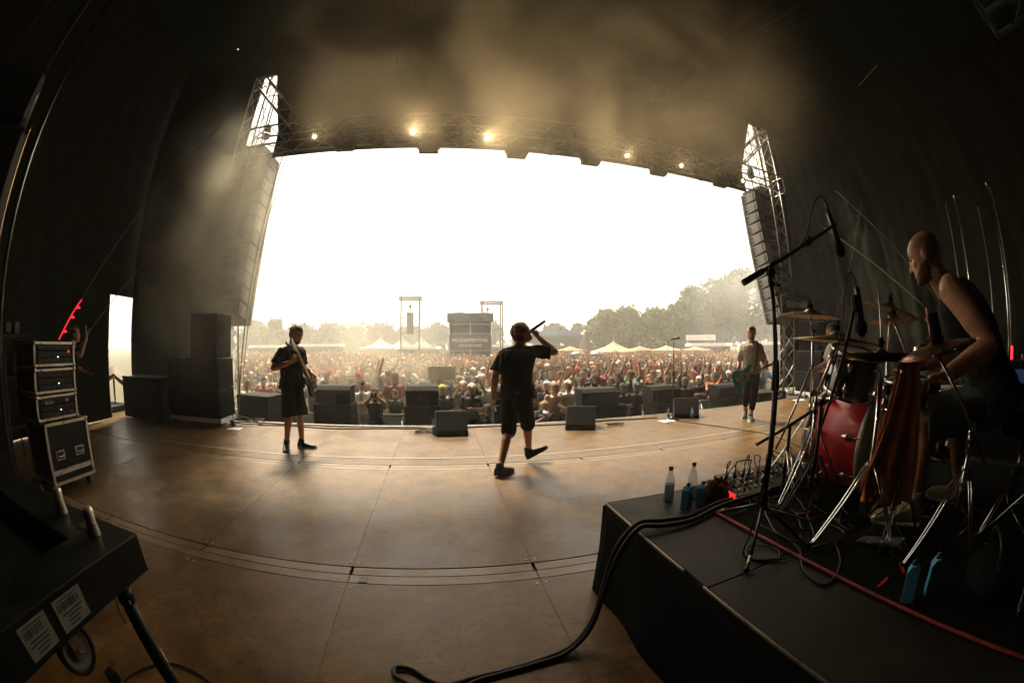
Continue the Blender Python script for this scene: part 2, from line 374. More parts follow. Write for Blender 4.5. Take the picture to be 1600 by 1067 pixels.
CAB = mat('line_array_cabinet', (.13, .125, .11), (.17, .16, .14), 5, .6, bump=.1, bscale=90)
HARD = mat('rigging_hardware', (.02, .02, .018), rough=.4, metal=.5)
def line_array(name, x0, x1, yc, ztop, n, h, dep, label, group, back=.9, inner=1):
    t = empty(name, ((x0+x1)/2, yc, ztop), 0, label, 'speaker array', group)
    w_ = x1-x0
    b = MB(); b.prism([(-dep/2, -h*.36), (dep/2, -h*.49), (dep/2, h*.49), (-dep/2, h*.36)], 'x', -w_/2, w_/2)
    cm = b.mesh('cabinet'); cm.materials.append(CAB)
    b = MB()
    for sx in (-1, 1):
        b.box((sx*(w_/2+.008), dep*.37, 0), (.016, .05, h*.82)); b.box((sx*(w_/2+.008), dep*.27, h*.2), (.014, .12, .03)); b.box((sx*(w_/2+.008), dep*.27, -h*.2), (.014, .12, .03))
        b.box((sx*(w_/2+.006), -dep*.36, 0), (.012, .04, h*.6))
    b.box((0, -dep*.5, 0), (w_*.5, .03, h*.4)); b.box((0, -dep*.5-.01, 0), (.2, .03, h*.2))
    hm = b.mesh('rigging_plate'); hm.materials.append(HARD)
    b = MB(); b.box((0, dep/2+.012, 0), (w_-.04, .02, h*.9)); gm = b.mesh('grille'); gm.materials.append(MESHBLK)
    y = 0; z = 0
    for i in range(n):
        a = -R(1.0+back*i*1.55)                    # each lower cabinet is splayed further downward
        z -= h*math.cos(a)*.5; y += h*math.sin(a)*.5
        c = share(cm, 'cabinet', t, (0, y, z), (a, 0, 0)); share(hm, 'rigging_plate', c)['kind'] = 'stuff'; share(gm, 'grille', c)
        z -= h*math.cos(a)*.5; y += h*math.sin(a)*.5
    b = MB(); b.box((0, -.05, .1), (w_*.7, .9, .1)); b.box((0, .2, .22), (.1, .3, .2)); b.build('bumper_frame', HARD, t)
    b = MB(); b.cyl((0, .15, .3), (0, .15, 2.1), .02, n=6); b.cyl((0, -.3, .12), (0, -.3, 2.1), .012, n=6); b.lathe([(.0, 0), (.12, .02), (.14, .2), (.1, .42), (0, .45)], 10, (0, .15, .7)); b.build('chain_hoist', HARD, t)
    return t
line_array('line_array', -5.5, -4.44, 8.98, 6.25, 12, .355, .72, 'tall column of hung speakers beside the smoky drape', 'flown speaker columns')
line_array('line_array', 9.28, 10.3, 9.15, 6.3, 12, .35, .7, 'tall column of hung speakers by the timer and the tall trees', 'flown speaker columns')

# lamps on the front truss
WARM = mat('lit_lamp_lens', (1, .7, .4), emit=(1, .62, .3), estr=6)
LENS = mat('dark_lamp_lens', (.03, .03, .035), rough=.12)
def par_lamp(i, x, z):
    t = empty('par_lamp', (x, 7.62, z), 0, ['leftmost', 'second', 'third', 'fourth', 'fifth', 'rightmost'][i]+' small glowing warm lamp on the front truss', 'lamp', 'warm lamps on the front truss')
    M = rx(R(-66))      # aims back at the stage and down
    b = MB(); b.lathe([(0, .16), (.07, .15), (.085, .05), (.09, -.1), (.082, -.1), (.075, .0), (0, .01)], 16, (0, 0, 0), M); b.build('housing', BLACKM, t)
    b = MB(); b.lathe([(0, -.07), (.04, -.06), (.042, -.052), (0, -.05)], 14, (0, 0, 0), M); b.build('lens', WARM, t)
    b = MB(); b.tube([(-.1, 0, 0), (-.1, .05, .2), (.1, .05, .2), (.1, 0, 0)], .01, 6); b.cyl((0, .05, .2), (0, .1, .32), .014, n=6); b.build('yoke', BLACKM, t)
    ld = bpy.data.lights.new('lamp_bulb', 'SPOT'); ld.energy = 30; ld.color = (1, .72, .42); ld.spot_size = R(100); ld.spot_blend = .7; ld.shadow_soft_size = .06
    lo = bpy.data.objects.new('lamp_bulb', ld); COL.objects.link(lo); lo.parent = t; lo.location = (0, -.14, -.03); lo.rotation_mode = 'QUATERNION'; lo.rotation_quaternion = (Vector((0, 0, 0))-Vector((2.2-x, -6.0, 2.9+(.6*(i % 2))-z))).to_track_quat('Z', 'Y')
for i, (x, z) in enumerate([(-2.86, 5.93), (-.7, 5.89), (.84, 5.78), (4.0, 5.76), (5.5, 5.8), (7.58, 5.83)]): par_lamp(i, x, z)
def moving_head(x, z, a, label):
    t = empty('moving_head', (x, 7.8, z-.06), a, label, 'stage light', 'moving lights hung from the front truss')
    b = MB(); b.box((0, 0, .16), (.3, .26, .12), ch=.02); b.build('base', BLACK, t)
    b = MB(); b.box((-.17, 0, -.02), (.05, .14, .3), ch=.015); b.box((.17, 0, -.02), (.05, .14, .3), ch=.015); b.box((0, 0, .085), (.38, .14, .05), ch=.015); b.build('yoke', BLACK, t)
    b = MB(); b.lathe([(0, .2), (.09, .18), (.13, .08), (.135, -.08), (.11, -.2), (.095, -.2), (.09, -.17), (0, -.17)], 16, (0, 0, -.1), rx(R(25))); b.build('head', BLACK, t)
for k, (x, z) in enumerate([(-1.45, 6.0), (.35, 6.05), (2.25, 6.0), (2.75, 6.05), (4.35, 6.05), (5.1, 6.0), (6.3, 6.0), (-2.3, 6.12), (7.4, 6.05)]):
    moving_head(x, z, .3*k, 'rounded black moving light on the front truss, '+['above the guitarist', 'above the field tower', 'above the singer', 'just past the singer', 'over the mic stand', 'between two warm lamps', 'toward the bassist', 'near the smoky tower', 'near the timer tower'][k])
def blinder(k, x, z):
    t = empty('blinder_light', (x, 7.85, z-.1), 0, ['first', 'second', 'third', 'fourth', 'fifth', 'last'][k]+' square black lamp box along the truss edge counted from the smoky tower', 'stage light', 'square lamp boxes on the front truss')
    b = MB(); b.box((0, 0, 0), (.42, .2, .3), ch=.02); b.box((0, -.02, .0), (.5, .1, .14), ch=.015); b.box((0, -.11, .04), (.3, .05, .14)); b.build('housing', BLACK, t)
    b = MB(); b.tube([(-.27, 0, 0), (-.27, .02, .3), (.27, .02, .3), (.27, 0, 0)], .014, 6); b.build('bracket', BLACKM, t)
    for sx in (-.1, .1):
        b = MB(); b.lathe([(0, 0), (.08, .005), (.085, -.02), (0, -.03)], 14, (sx, .105, 0), rx(R(-90))); b.build('lens', LENS, t)
for k, (x, z) in enumerate([(-2.2, 5.9), (-.35, 5.78), (1.52, 5.74), (3.2, 5.76), (4.97, 5.78), (6.95, 5.85)]): blinder(k, x, z)
# ropes and guy lines
ROPE = mat('grey_rope', (.12, .115, .1), rough=.7)
def rope(name, a, b, r, label, m=None, cat='rope', sag=0, group=None):
    a, b = Vector(a), Vector(b); P = [a.lerp(b, i/14)-Vector((0, 0, sag*4*(i/14)*(1-i/14))) for i in range(15)]
    o = MB().tube([p-a for p in P], r, 6).build(name, m or ROPE); o.location = a; return tag(o, label, cat, group)
rope('guy_rope', (-3.62, 7.9, 6.3), (-4.35, 7.75, .05), .012, 'thin rope hanging down beside the smoky speaker column', sag=-.05)
rope('guy_rope', (-3.5, 7.9, 6.3), (-4.22, 7.85, .9), .009, 'second thin rope close beside the hanging rope', sag=-.08)
rope('guy_rope', (-6.9, 4.4, .9), (-5.35, 7.95, 5.0), .01, 'thin slanting line in front of the smoky drape')
rope('guy_rope', (10.9, 6.5, 6.0), (9.9, 2.6, 1.95), .012, 'light guy line slanting down towards the drum cymbals')
rope('guy_rope', (11.1, 5.6, 5.6), (10.9, 7.2, 2.1), .01, 'thin vertical line on the drape behind the overhead microphone')

# ------------------------------------------------------------------ things on and around the stage
def wedge(loc, a, label):
    t = empty('stage_monitor', loc, a, label, 'monitor speaker', 'floor monitors along the stage edge')
    prof = [(-.27, .0), (.25, .0), (.27, .03), (.27, .17), (.12, .37), (.07, .385), (.03, .38), (-.27, .07), (-.285, .04)]
    b = MB(); b.prism(prof, 'x', -.27, .27); b.build('cabinet', BOXBLK, t, bevel=.012)
    b = MB(); d = Vector((0, .3, .31)).normalized(); n_ = Vector((0, -d.z, d.y))
    b.box(Vector((0, -.12, .225))+n_*.006, (.5, .41, .014), rx(math.atan2(.31, .3))); b.build('grille', MESHBLK, t, bevel=.004)
    for sx in (-1, 1):
        b = MB(); b.box((sx*.271, .06, .2), (.006, .11, .05), ch=.002); b.build('handle', HARD, t)
wedge((.17, 6.95, 0), R(2), 'black floor monitor with a bottle beside it near the stage edge')
wedge((2.52, 6.98, 0), R(-22), 'black floor monitor turned sideways to the right of the singer')
wedge((4.95, 7.12, 0), R(-30), 'black floor monitor behind the straight microphone stand')

# speakers standing in the pit beyond the stage edge
PITG = mat('pit_cabinet', (.009, .0088, .0065), (.016, .0145, .0105), 18, .8, spec=.15, bump=.2, bscale=300)
def pit_stack(x, y, w_, ztop, zup, label, a=0, xo=0):
    t = empty('pit_speaker', (x, y, GZ), a, label, 'speaker', 'speaker stacks in the pit')
    hh = (ztop-GZ)/2
    for k in range(2):
        b = MB(); b.box((0, 0, hh*(k+.5)), (w_, .7, hh-.008), ch=.015); b.build('cabinet', PITG, t)
        for sx in (-1, 1):
            b = MB(); b.box((sx*(w_/2), -.1, hh*(k+.62)), (.012, .14, .07), ch=.004); b.build('handle', HARD, t)
    if zup:
        u = zup-ztop; b = MB()
        b.prism([(-.22, 0), (.3, 0), (.3, u), (-.1, u), (-.22, u*.78)], 'x', -w_*.46+xo, w_*.46+xo); o = b.build('top_speaker', PITG, t, bevel=.008); o.location.z = ztop-GZ+.004
        b = MB(); b.box((xo+.03, -.224, u*.38), (w_*.74, .012, u*.62)); o2 = b.build('rear_panel', BLACK, o)
        b = MB(); b.tube(spline([(xo-.05, -.23, u*.5), (xo, -.3, u*.3), (xo+.06, -.3, .02), (xo+.02, -.34, -.1)], 5), .008, 6); b.tube(spline([(xo+.08, -.23, u*.5), (xo+.1, -.32, u*.3), (xo+.14, -.31, .02)], 5), .008, 6); b.build('cable', RUBBER, o)
pit_stack(-4.25, 8.75, 1.0, .42, 0, 'low wide speaker box with pale top in the pit by the guitarist', R(-14))
pit_stack(-2.3, 8.6, .85, .30, .66, 'hazy two-tier speaker stack in the pit right beside the guitarist')
pit_stack(-.38, 8.6, .75, .28, .66, 'two-tier speaker stack in the pit behind the first floor monitor')
pit_stack(1.5, 8.6, .8, .26, .62, 'two-tier speaker stack in the pit hidden behind the singer')
pit_stack(3.58, 8.6, 1.0, .16, .52, 'two-tier speaker stack in the pit to the right of the singer', xo=-.08)
pit_stack(5.35, 8.6, .9, .14, .5, 'two-tier speaker stack in the pit behind the straight microphone stand', xo=-.1)
pit_stack(7.5, 8.6, 1.0, .12, .42, 'two-tier speaker stack in the pit behind the bassist', xo=-.12)
pit_stack(9.1, 8.7, 1.3, .12, 0, 'low single speaker box in the pit between bassist and tower')
# crowd barrier
b = MB()
bar = empty('crowd_barrier', (0, 9.75, GZ), 0, 'low metal crowd barrier in front of the audience', 'barrier')
for k in range(20):
    q = MB(); q.box((0, 0, .95), (1.0, .06, .05), ch=.01); q.box((0, .0, .5), (.98, .012, .8)); q.box((-.46, -.25, .03), (.05, .6, .05)); q.box((.46, -.25, .03), (.05, .6, .05)); q.cyl((-.46, -.5, .05), (-.46, 0, .9), .02, n=6); q.cyl((.46, -.5, .05), (.46, 0, .9), .02, n=6)
    if k == 0: bm_ = q.mesh('barrier_section'); bm_.materials.append(STEEL)
    share(bm_, 'barrier_section', bar, (-6.5+k*1.02, 0, 0))

def sub_stack(name, x0, x1, y0, y1, zs, label, face, top=None):
    t = empty(name, ((x0+x1)/2, (y0+y1)/2, 0), 0, label, 'speaker stack'); cx, cy_ = (x0+x1)/2, (y0+y1)/2
    b = MB(); b.box((0, 0, .12), (x1-x0, y1-y0, .08), ch=.006); b.build('dolly', WHITE, t)
    for sx in (-1, 1):
        for sy in (-1, 1):
            b = MB(); b.cyl((sx*((x1-x0)/2-.1)-.02, sy*((y1-y0)/2-.08), .045), (sx*((x1-x0)/2-.1)+.02, sy*((y1-y0)/2-.08), .045), .04, n=12); b.box((sx*((x1-x0)/2-.1), sy*((y1-y0)/2-.08), .075), (.06, .06, .03)); b.build('caster', RUBBER, t)
    z = .165
    for h in zs:
        b = MB(); b.box((0, 0, z+h/2), (x1-x0-.01, y1-y0-.01, h-.01), ch=.012); c = b.build('cabinet', BOXBLK, t)
        b = MB(); b.box((face*((x1-x0)/2-.004), 0, z+h/2), (.012, y1-y0-.09, h-.09), ch=.004); b.build('grille', MESHBLK, c)
        z += h
    if top:
        (a0, a1, c0, c1, h) = top
        b = MB(); b.box(((a0+a1)/2-cx, (c0+c1)/2-cy_, z+h/2+.005), (a1-a0, c1-c0, h), ch=.012); c = b.build('top_cabinet', BOXBLK, t)
        b = MB(); b.box((face*(a1-a0)/2+(a0+a1)/2-cx, (c0+c1)/2-cy_, z+h/2), (.014, c1-c0-.06, h-.07), ch=.004); b.build('grille', MESHBLK, c)
sub_stack('side_fill_stack', -5.6, -4.2, 6.72, 7.36, (.55, .56), 'dark stack of big speakers on a pale dolly by the doorway drape', 1, (-4.95, -4.25, 6.76, 7.36, .82))
sub_stack('side_fill_stack', 9.45, 10.6, 6.75, 7.75, (.56, .57), 'brownish stack of speakers on a pale dolly under the timer', -1, (9.62, 10.5, 6.95, 7.75, .8))
t = empty('road_case', (-6.35, 6.85, 0), 0, 'dark low equipment case against the drape near the speaker stack', 'case')
MB().box((0, 0, .45), (1.3, .6, .8), ch=.015).build('body', BLACK, t); MB().box((0, 0, .87), (1.32, .62, .03), ch=.006).build('lid', BLACKM, t)
for sx in (-.5, .5): MB().cyl((sx-.02, 0, .03), (sx+.02, 0, .03), .03, n=10).build('caster', RUBBER, t)

# count-down timer
t = empty('timer_display', (9.82, 7.98, 2.62), R(-20), 'black count-down timer showing dim orange digits beside the tower', 'timer')
MB().box((0, 0, 0), (1.12, .12, .54), ch=.015).build('case', BLACK, t); MB().box((0, -.062, 0), (1.02, .006, .4)).build('screen', mat('timer_screen', (.012, .012, .012), rough=.25), t)
text_mesh('digits', '0:31:38', .27, mat('timer_digits', (.14, .11, .08), emit=(1, .7, .45), estr=.012), t, (0, -.067, 0), (R(90), 0, 0), .001)
for sx in (-.4, .4): MB().cyl((sx, 0, .27), (sx, .2, 1.0), .012, n=6).build('bracket', BLACKM, t)

# bottles
def bottle_parts(t, h, r, mglass, mwater, mcap, lvl=.5, label_m=None):
    s_ = h/.3; R_ = r
    prof = [(0, 0), (R_*.85, 0), (R_, .01*s_), (R_, .15*s_), (R_*.93, .18*s_), (R_*.55, .235*s_), (R_*.38, .26*s_), (R_*.38, .275*s_)]
    MB().lathe(prof, 18).build('bottle_body', mglass, t)
    ri = R_*.93
    MB().lathe([(0, .004), (ri*.85, .004), (ri, .014*s_), (ri, .15*s_*lvl/.5 if lvl < .5 else .15*s_), (0, .15*s_*lvl/.5 if lvl < .5 else .15*s_)], 18).build('water', mwater, t)
    MB().lathe([(0, .3*s_), (R_*.4, .3*s_), (R_*.43, .292*s_), (R_*.43, .268*s_), (0, .266*s_)], 14).build('cap', mcap, t)
    if label_m: MB().lathe([(R_*1.02, .045*s_), (R_*1.03, .05*s_), (R_*1.03, .13*s_), (R_*1.02, .135*s_)], 18).build('label', label_m, t)
def clear_glass(name, c, al):
    if name in _M: return _M[name]
    m = bpy.data.materials.new(name); m.use_nodes = True; n = m.node_tree; b = n.nodes['Principled BSDF']
    b.inputs['Base Color'].default_value = (*c, 1); b.inputs['Roughness'].default_value = .08; b.inputs['Specular IOR Level'].default_value = .6; b.inputs['Alpha'].default_value = al
    _M[name] = m; return m
PET = clear_glass('clear_bottle_plastic', (.7, .75, .7), .3); H2O = clear_glass('blue_tinted_water', (.05, .2, .3), .8)
CAPB = mat('blue_cap', (.02, .06, .1), rough=.4); BLUEL = mat('blue_label', (.03, .17, .3), (.05, .25, .4), 14, .4)
RZ = .61
def bottle(loc, h, r, label, lvl=.5, lab=False, a=0):
    t = empty('water_bottle', loc, a, label, 'bottle'); bottle_parts(t, h, r, PET, H2O, CAPB, lvl, BLUEL if lab else None)
bottle((1.235, 1.885, RZ), .212, .031, 'tall clear water bottle standing alone on the riser corner', .5)
bottle((1.40, 1.885, RZ), .212, .031, 'clear water bottle behind the two blue cartons on the riser', .3)
bottle((-.13, 6.86, 0), .26, .035, 'clear water bottle next to the first floor monitor', .5)
bottle((4.42, 6.98, 0), .25, .035, 'blue labelled bottle left of the straight microphone stand base', .5, True)
bottle((4.92, 6.82, 0), .25, .035, 'blue labelled bottle in front of the rear floor monitor', .5, True)
bottle((5.0, 6.9, 0), .2, .035, 'short bottle behind the blue labelled one at the rear monitor', .4, False)
bottle((-4.42, 6.95, 0), .25, .035, 'blue bottle at the dark end of the pale speaker dolly', .5, True)
bottle((-4.08, 7.0, 0), .22, .04, 'short blue bottle in front of the pale speaker dolly', .5, True)
bottle((9.28, 7.2, 0), .25, .05, 'blue bottle under the edge of the timer speaker stack', .5, True)
# blue drink cartons
def carton(loc, a, label, tiltx=0, h=.135):
    t = empty('drink_carton', loc, a, label, 'carton', 'blue drink cartons on the drum riser')
    t.rotation_euler = (tiltx, 0, a)
    b = MB(); b.prism([(-.028, 0), (.028, 0), (.03, .02), (.028, h*.86), (.012, h), (-.012, h), (-.028, h*.86), (-.03, .02)], 'x', -.024, .024); b.build('carton_body', mat('blue_carton', (.05, .27, .43), (.07, .34, .52), 9, .42), t, bevel=.004)
    MB().box((.0255, 0, h*.45), (.002, .036, h*.5)).build('print', mat('dark_carton_print', (.012, .03, .045), (.03, .08, .1), 26, .4), t)
    MB().lathe([(0, .02), (.011, .02), (.012, 0), (0, 0)], 12, (0, 0, h-.002)).build('cap', CAPB, t)
carton((1.262, 1.735, RZ), R(-62), 'blue drink carton with dark cap standing nearest the bare bottle')
carton((1.352, 1.715, RZ), R(-60), 'second blue drink carton touching the first next to the red cloth')
carton((1.42, .335, RZ+.01), R(20), 'blue drink carton on the dark rug nearer the red edge', R(-12), .15)
carton((1.53, .265, RZ+.01), R(30), 'blue drink carton on the dark rug farther from the red edge', R(-10), .15)
# papers
PAPER = mat('white_paper', (.7, .67, .6), rough=.8)
def paper(loc, a, w_, h, label):
    o = grid('paper_sheet', lambda u, v: ((u-.5)*w_, (v-.5)*h, .004+.006*math.sin(u*4+v*3)**2), 8, 8, PAPER, thick=.001); o.location = loc; o.rotation_euler = (0, 0, a); tag(o, label, 'paper')
paper((-3.9, 6.72, 0), R(15), .3, .21, 'white set list sheet on the floor by the pale speaker dolly')
paper((4.3, 6.82, 0), R(10), .34, .24, 'white sheet on the floor at the straight microphone stand')
paper((8.95, 7.15, 0), R(-5), .4, .25, 'white sheet on the floor beside the timer speaker stack')
# straight microphone stand at the edge
t = empty('microphone_stand', (4.5, 6.97, 0), 0, 'slim straight microphone stand with a round base near the stage edge', 'microphone stand')
MB().lathe([(0, .0), (.15, 0), (.155, .01), (.15, .022), (.03, .03), (.018, .06), (0, .06)], 24).build('base', BLACKM, t)
MB().cyl((0, 0, .04), (0, 0, .95), .012, n=10).cyl((0, 0, .9), (.01, 0, 1.58), .008, n=8).build('pole', BLACKM, t)
MB().cyl((0, 0, .88), (0, 0, .97), .02, n=10).build('clutch', BLACK, t)
MB().cyl((-.06, .0, 1.6), (.1, -.01, 1.625), .014, .018, n=10).sphere((.125, -.012, 1.63), .028).build('microphone', BLACKM, t)
MB().tube(spline([(-.06, 0, 1.6), (-.13, 0, 1.5), (-.14, -.02, 1.0), (-.12, 0, .5), (-.08, .05, .06), (-.25, .1, .012)], 6), .004, 6).build('cable', RUBBER, t)

# flight case and rack stack, rear left
EDGE = mat('case_alu_edge', (.55, .52, .44), (.4, .38, .31), 14, .35, .85, rvar=.12)
CASEP = mat('case_laminate', (.006, .008, .007), (.01, .012, .011), 8, .55, spec=.2, bump=.12, bscale=240)
def case_box(t, c, d, r=.017, edges=True, name='case_body'):
    MB().box(c, d).build(name, CASEP, t); x, y, z = [k/2 for k in d]; b = MB()
    for sx in (-1, 1):
        for sy in (-1, 1): b.box((c[0]+sx*x, c[1]+sy*y, c[2]), (2*r, 2*r, 2*z+.004))
        for sz in (-1, 1): b.box((c[0]+sx*x, c[1], c[2]+sz*z), (2*r-.002, 2*y-2*r, 2*r-.002))
    for sy in (-1, 1):
        for sz in (-1, 1): b.box((c[0], c[1]+sy*y, c[2]+sz*z), (2*x-2*r, 2*r-.003, 2*r-.003))
    b.build('edge_trim', EDGE, t)
    for sx in (-1, 1):
        for sy in (-1, 1):
            for sz in (-1, 1): MB().sphere((c[0]+sx*x, c[1]+sy*y, c[2]+sz*z), .028, 8, 6).build('corner', STEEL, t)
t = empty('flight_case', (-4.42, 2.71, 0), R(-3), 'tall black flight case on wheels with metal edges under the racks', 'flight case')
case_box(t, (0, 0, .43), (.62, .7, .6))
MB().box((.312, 0, .24), (.012, .66, .05)).build('edge_trim', EDGE, t)
for sy in (-.17, .17):
    h_ = MB(); h_.box((.315, sy, .41), (.014, .15, .1), ch=.01); ho_ = h_.build('handle', STEEL, t)
    MB().box((.3235, sy, .41), (.004, .115, .07)).build('recess', HARD, ho_); MB().tube([(.33, sy-.045, .425), (.336, sy-.04, .4), (.336, sy+.04, .4), (.33, sy+.045, .425)], .006, 6).build('grip', STEEL, ho_)
MB().tube(spline([(.3, -.1, .74), (.33, -.06, .765), (.33, .06, .765), (.3, .1, .74)], 5), .012, 6).build('lid_handle', BLACKM, t)
for sx in (-.24, .24):
    for sy in (-.27, .27):
        c = MB(); c.cyl((sx, sy-.016, .05), (sx, sy+.016, .05), .05, n=16); c.box((sx, sy, .105), (.08, .08, .02)); c.box((sx, sy-.024, .075), (.03, .006, .06)); c.box((sx, sy+.024, .075), (.03, .006, .06)); c.build('caster', RUBBER, t)
LED = mat('red_indicator', (.5, .02, .02), emit=(1, .05, .03), estr=.8); LEDW = mat('white_indicator', (.8, .8, .8), emit=(.8, 1, .9), estr=1.5)
SCRN = mat('rack_display', (.05, .06, .05), (.25, .24, .18), 30, .3)
for k, (z0, z1, lab) in enumerate([(.77, 1.02, 'lowest of the three small rack cases on the flight case, with pale displays'), (1.035, 1.28, 'middle one of the three small rack cases on the flight case'), (1.295, 1.54, 'topmost of the three small rack cases, below the red cable')]):
    r_ = empty('rack_case', (-4.42, 2.59, z0), R(-2), lab, 'rack case', 'rack cases stacked on the flight case')
    h = z1-z0; case_box(r_, (0, 0, h/2), (.62, .65, h-.03), .013)
    MB().box((.305, 0, h/2), (.012, .57, h-.08)).build('rack_front', BLACK, r_)
    n_ = 3
    for i in range(n_):
        u = MB(); u.box((.318, 0, .055+i*(h-.09)/2.4), (.014, .54, (h-.1)/n_-.004), ch=.003); uo = u.build('rack_unit', BLACKM, r_)
        for q in range(4): MB().cyl((.322, -.2+q*.13+.03*i, .055+i*(h-.09)/2.4), (.336, -.2+q*.13+.03*i, .055+i*(h-.09)/2.4), .009, n=10).build('knob', BLACK, uo)
    if k == 0:
        MB().box((.328, -.13, h*.72), (.006, .15, .035)).build('display', SCRN, r_); MB().box((.328, .16, h*.74), (.006, .05, .03)).build('display', SCRN, r_)
    MB().box((.33, .05, h*.38), (.006, .008, .008)).build('indicator', LEDW, r_)
    if k == 2: MB().box((.33, .23, h*.6), (.006, .012, .02)).build('indicator', LED, r_)
o = MB(); P = spline([(0, 0, 0), (.06, .09, .16), (.12, .17, .3), (.18, .25, .42)], 5); o.tube(P, .009, 6)
for k in (3, 8, 12):
    p = P[k]; o.box(p+Vector((.0, .025, -.012)), (.02, .05, .025))
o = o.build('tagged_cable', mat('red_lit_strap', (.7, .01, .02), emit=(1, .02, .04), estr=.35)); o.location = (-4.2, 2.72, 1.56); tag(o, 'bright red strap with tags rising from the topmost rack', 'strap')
rope('guy_rope', (-4.02, 2.97, 1.98), (-3.4, 4.6, 4.6), .007, 'thin dark line continuing up from the red strap')
# second red strap, behind the cymbals
o = MB(); P = spline([(0, 0, 0), (-.1, -.06, -.17), (-.22, -.12, -.36)], 6); o.tube(P, .009, 6)
for k in (2, 6, 10): o.box(P[k]+Vector((-.02, 0, -.02)), (.04, .03, .025))
o = o.build('tagged_cable', mat('pink_strap', (.75, .12, .1), rough=.5)); o.location = (2.98, 1.02, 1.72); tag(o, 'pinkish red strap with tags behind the cymbals', 'strap')
rope('guy_rope', (2.98, 1.02, 1.72), (3.9, 2.6, 2.75), .006, 'thin line running up from the pinkish strap')
# crew clutter, rear left: dark machine with round lamp, amp shelf
t = empty('fog_machine', (-3.75, 1.75, 0), R(-25), 'dark low machine with a bright round nozzle beside the flight case', 'fog machine')
MB().box((0, 0, .16), (.5, .34, .24), ch=.03).build('housing', BLACKM, t); MB().tube(spline([(-.2, 0, .28), (-.15, 0, .36), (.15, 0, .36), (.2, 0, .28)], 5), .012, 6).build('carry_handle', BLACKM, t)
MB().lathe([(.03, .0), (.055, .0), (.06, .03), (.04, .05), (.028, .05)], 14, (.25, 0, .16), ry(R(90))).build('nozzle', CHROME, t)
for sy in (-.12, .12): MB().cyl((-.2, sy, .02), (.2, sy, .02), .02, n=8).build('foot', RUBBER, t)
t = empty('equipment_rack', (-3.95, 1.35, 0), R(-10), 'dark tall equipment rack at the edge of the picture behind the flight case', 'equipment rack')
MB().box((0, 0, .75), (.5, .6, 1.4), ch=.01).build('frame', CASEP, t)
for k in range(6): MB().box((.255, 0, .2+k*.2), (.02, .5, .16), ch=.006).build('rack_unit', BLACKM, t)
for k in range(4): MB().box((.27, -.1+.06*k, .42+.2*(k % 3)), (.006, .05, .02)).build('indicator', mat('dim_panel', (.2, .14, .08), rough=.4), t)
t = empty('work_shelf', (-5.9, 2.4, 0), R(4), 'dark work shelf with tools against the drape behind the flight case', 'shelf')
for z in (.5, 1.1, 1.62): MB().box((0, 0, z), (.5, 1.1, .03)).build('board', BLACK, t)
for sx in (-.22, .22):
    for sy in (-.52, .52): MB().cyl((sx, sy, 0), (sx, sy, 1.9), .014, n=8).build('leg', BLACKM, t)
for k in range(5):
    g_ = MB(); g_.box((.05, -.4+k*.2, 1.72), (.12, .14, .16+.03*(k % 3)), ch=.02).build('tool_box', BLACKM, t)
# hanging black speaker pair, far left edge
t = empty('hanging_speaker', (-2.75, .72, 1.95), R(-24), 'tall dark curved cabinet with thin gold rim at the upper edge of the stage side', 'speaker')
MB().box((0, 0, .36), (.5, .62, .68), ch=.05).build('cabinet', CASEP, t); MB().box((0.02, 0, -.06), (.48, .6, .12), ch=.03).build('lower_cabinet', CASEP, t); MB().box((0, .0, .9), (.42, .5, .36), ch=.04).build('top_cabinet', CASEP, t)
MB().tube(spline([(.256, .315, .02), (.262, .318, .2), (.264, .32, .36), (.262, .318, .55), (.256, .315, .7)], 5), .006, 6).build('gold_rim', mat('gold_rim', (.75, .5, .28), rough=.25, metal=1), t)
MB().tube([(.215, .25, .74), (.215, .26, 1.08)], .005, 6).build('gold_rim', CHROME, t)
for sy in (-.2, .2): MB().cyl((0, sy, 1.06), (0, sy, 6.6), .012, n=6).build('hanger', BLACKM, t)
t = empty('vertical_pipes', (-3.4, 1.1, 0), 0, 'pair of dim vertical steel pipes above the dark cabinet', 'pipe')
for k, (x, y) in enumerate([(0, 0), (.1, .28)]): MB().cyl((x, y, 0), (x, y, 6.2), .024, n=8).build('pipe', mat('dim_pipe', (.2, .24, .2), rough=.25, metal=1), t)

# rolling frame in the left foreground with spigots, labels, caster and leg
FR = mat('black_frame_steel', (.005, .007, .006), (.009, .011, .009), 10, .45, 0, rvar=.1, spec=.25)
t = empty('rolling_frame', (-1.07, .75, 0), R(0), 'black rolling platform frame with steel spigots in the near corner', 'platform frame')
MB().box((.0, -.31, .885), (.2, .82, .13), ch=.004).build('side_beam', FR, t)
MB().box((-.68, 0.0, .885), (1.15, .2, .13), ch=.004).build('end_beam', FR, t)
MB().box((-.6, -.42, .86), (.98, .62, .05)).build('deck_panel', BLACK, t)
MB().lathe([(.0, .0006), (.03, .0006), (.032, 0), (0, 0)], 18, (-.12, .02, .951)).build('socket_hole', mat('black_void', (.01, .01, .009)), t)
def spigot(x, y, z, up=1):
    return MB().lathe([(0, 0), (.026, 0), (.027, .004), (.021, .055), (.022, .058), (.022, .083), (.019, .088), (0, .088)] if up > 0 else [(0, -.07), (.026, -.07), (.024, -.01), (.02, 0), (0, 0)], 20, (x, y, z)).cyl((x+.02, y-.008, z+up*.045), (x+.031, y-.012, z+up*.045), .006, n=8)
SPG = mat('cast_spigot_alu', (.85, .8, .68), (.6, .56, .47), 24, .42, .9, rvar=.1)
spigot(-.29, .02, .951).build('spigot', SPG, t); spigot(-.03, -.01, .951).build('spigot', SPG, t); spigot(-.02, .02, .82, -1).build('spigot', SPG, t)
LEGP = Vector((-.02, .02, 0))
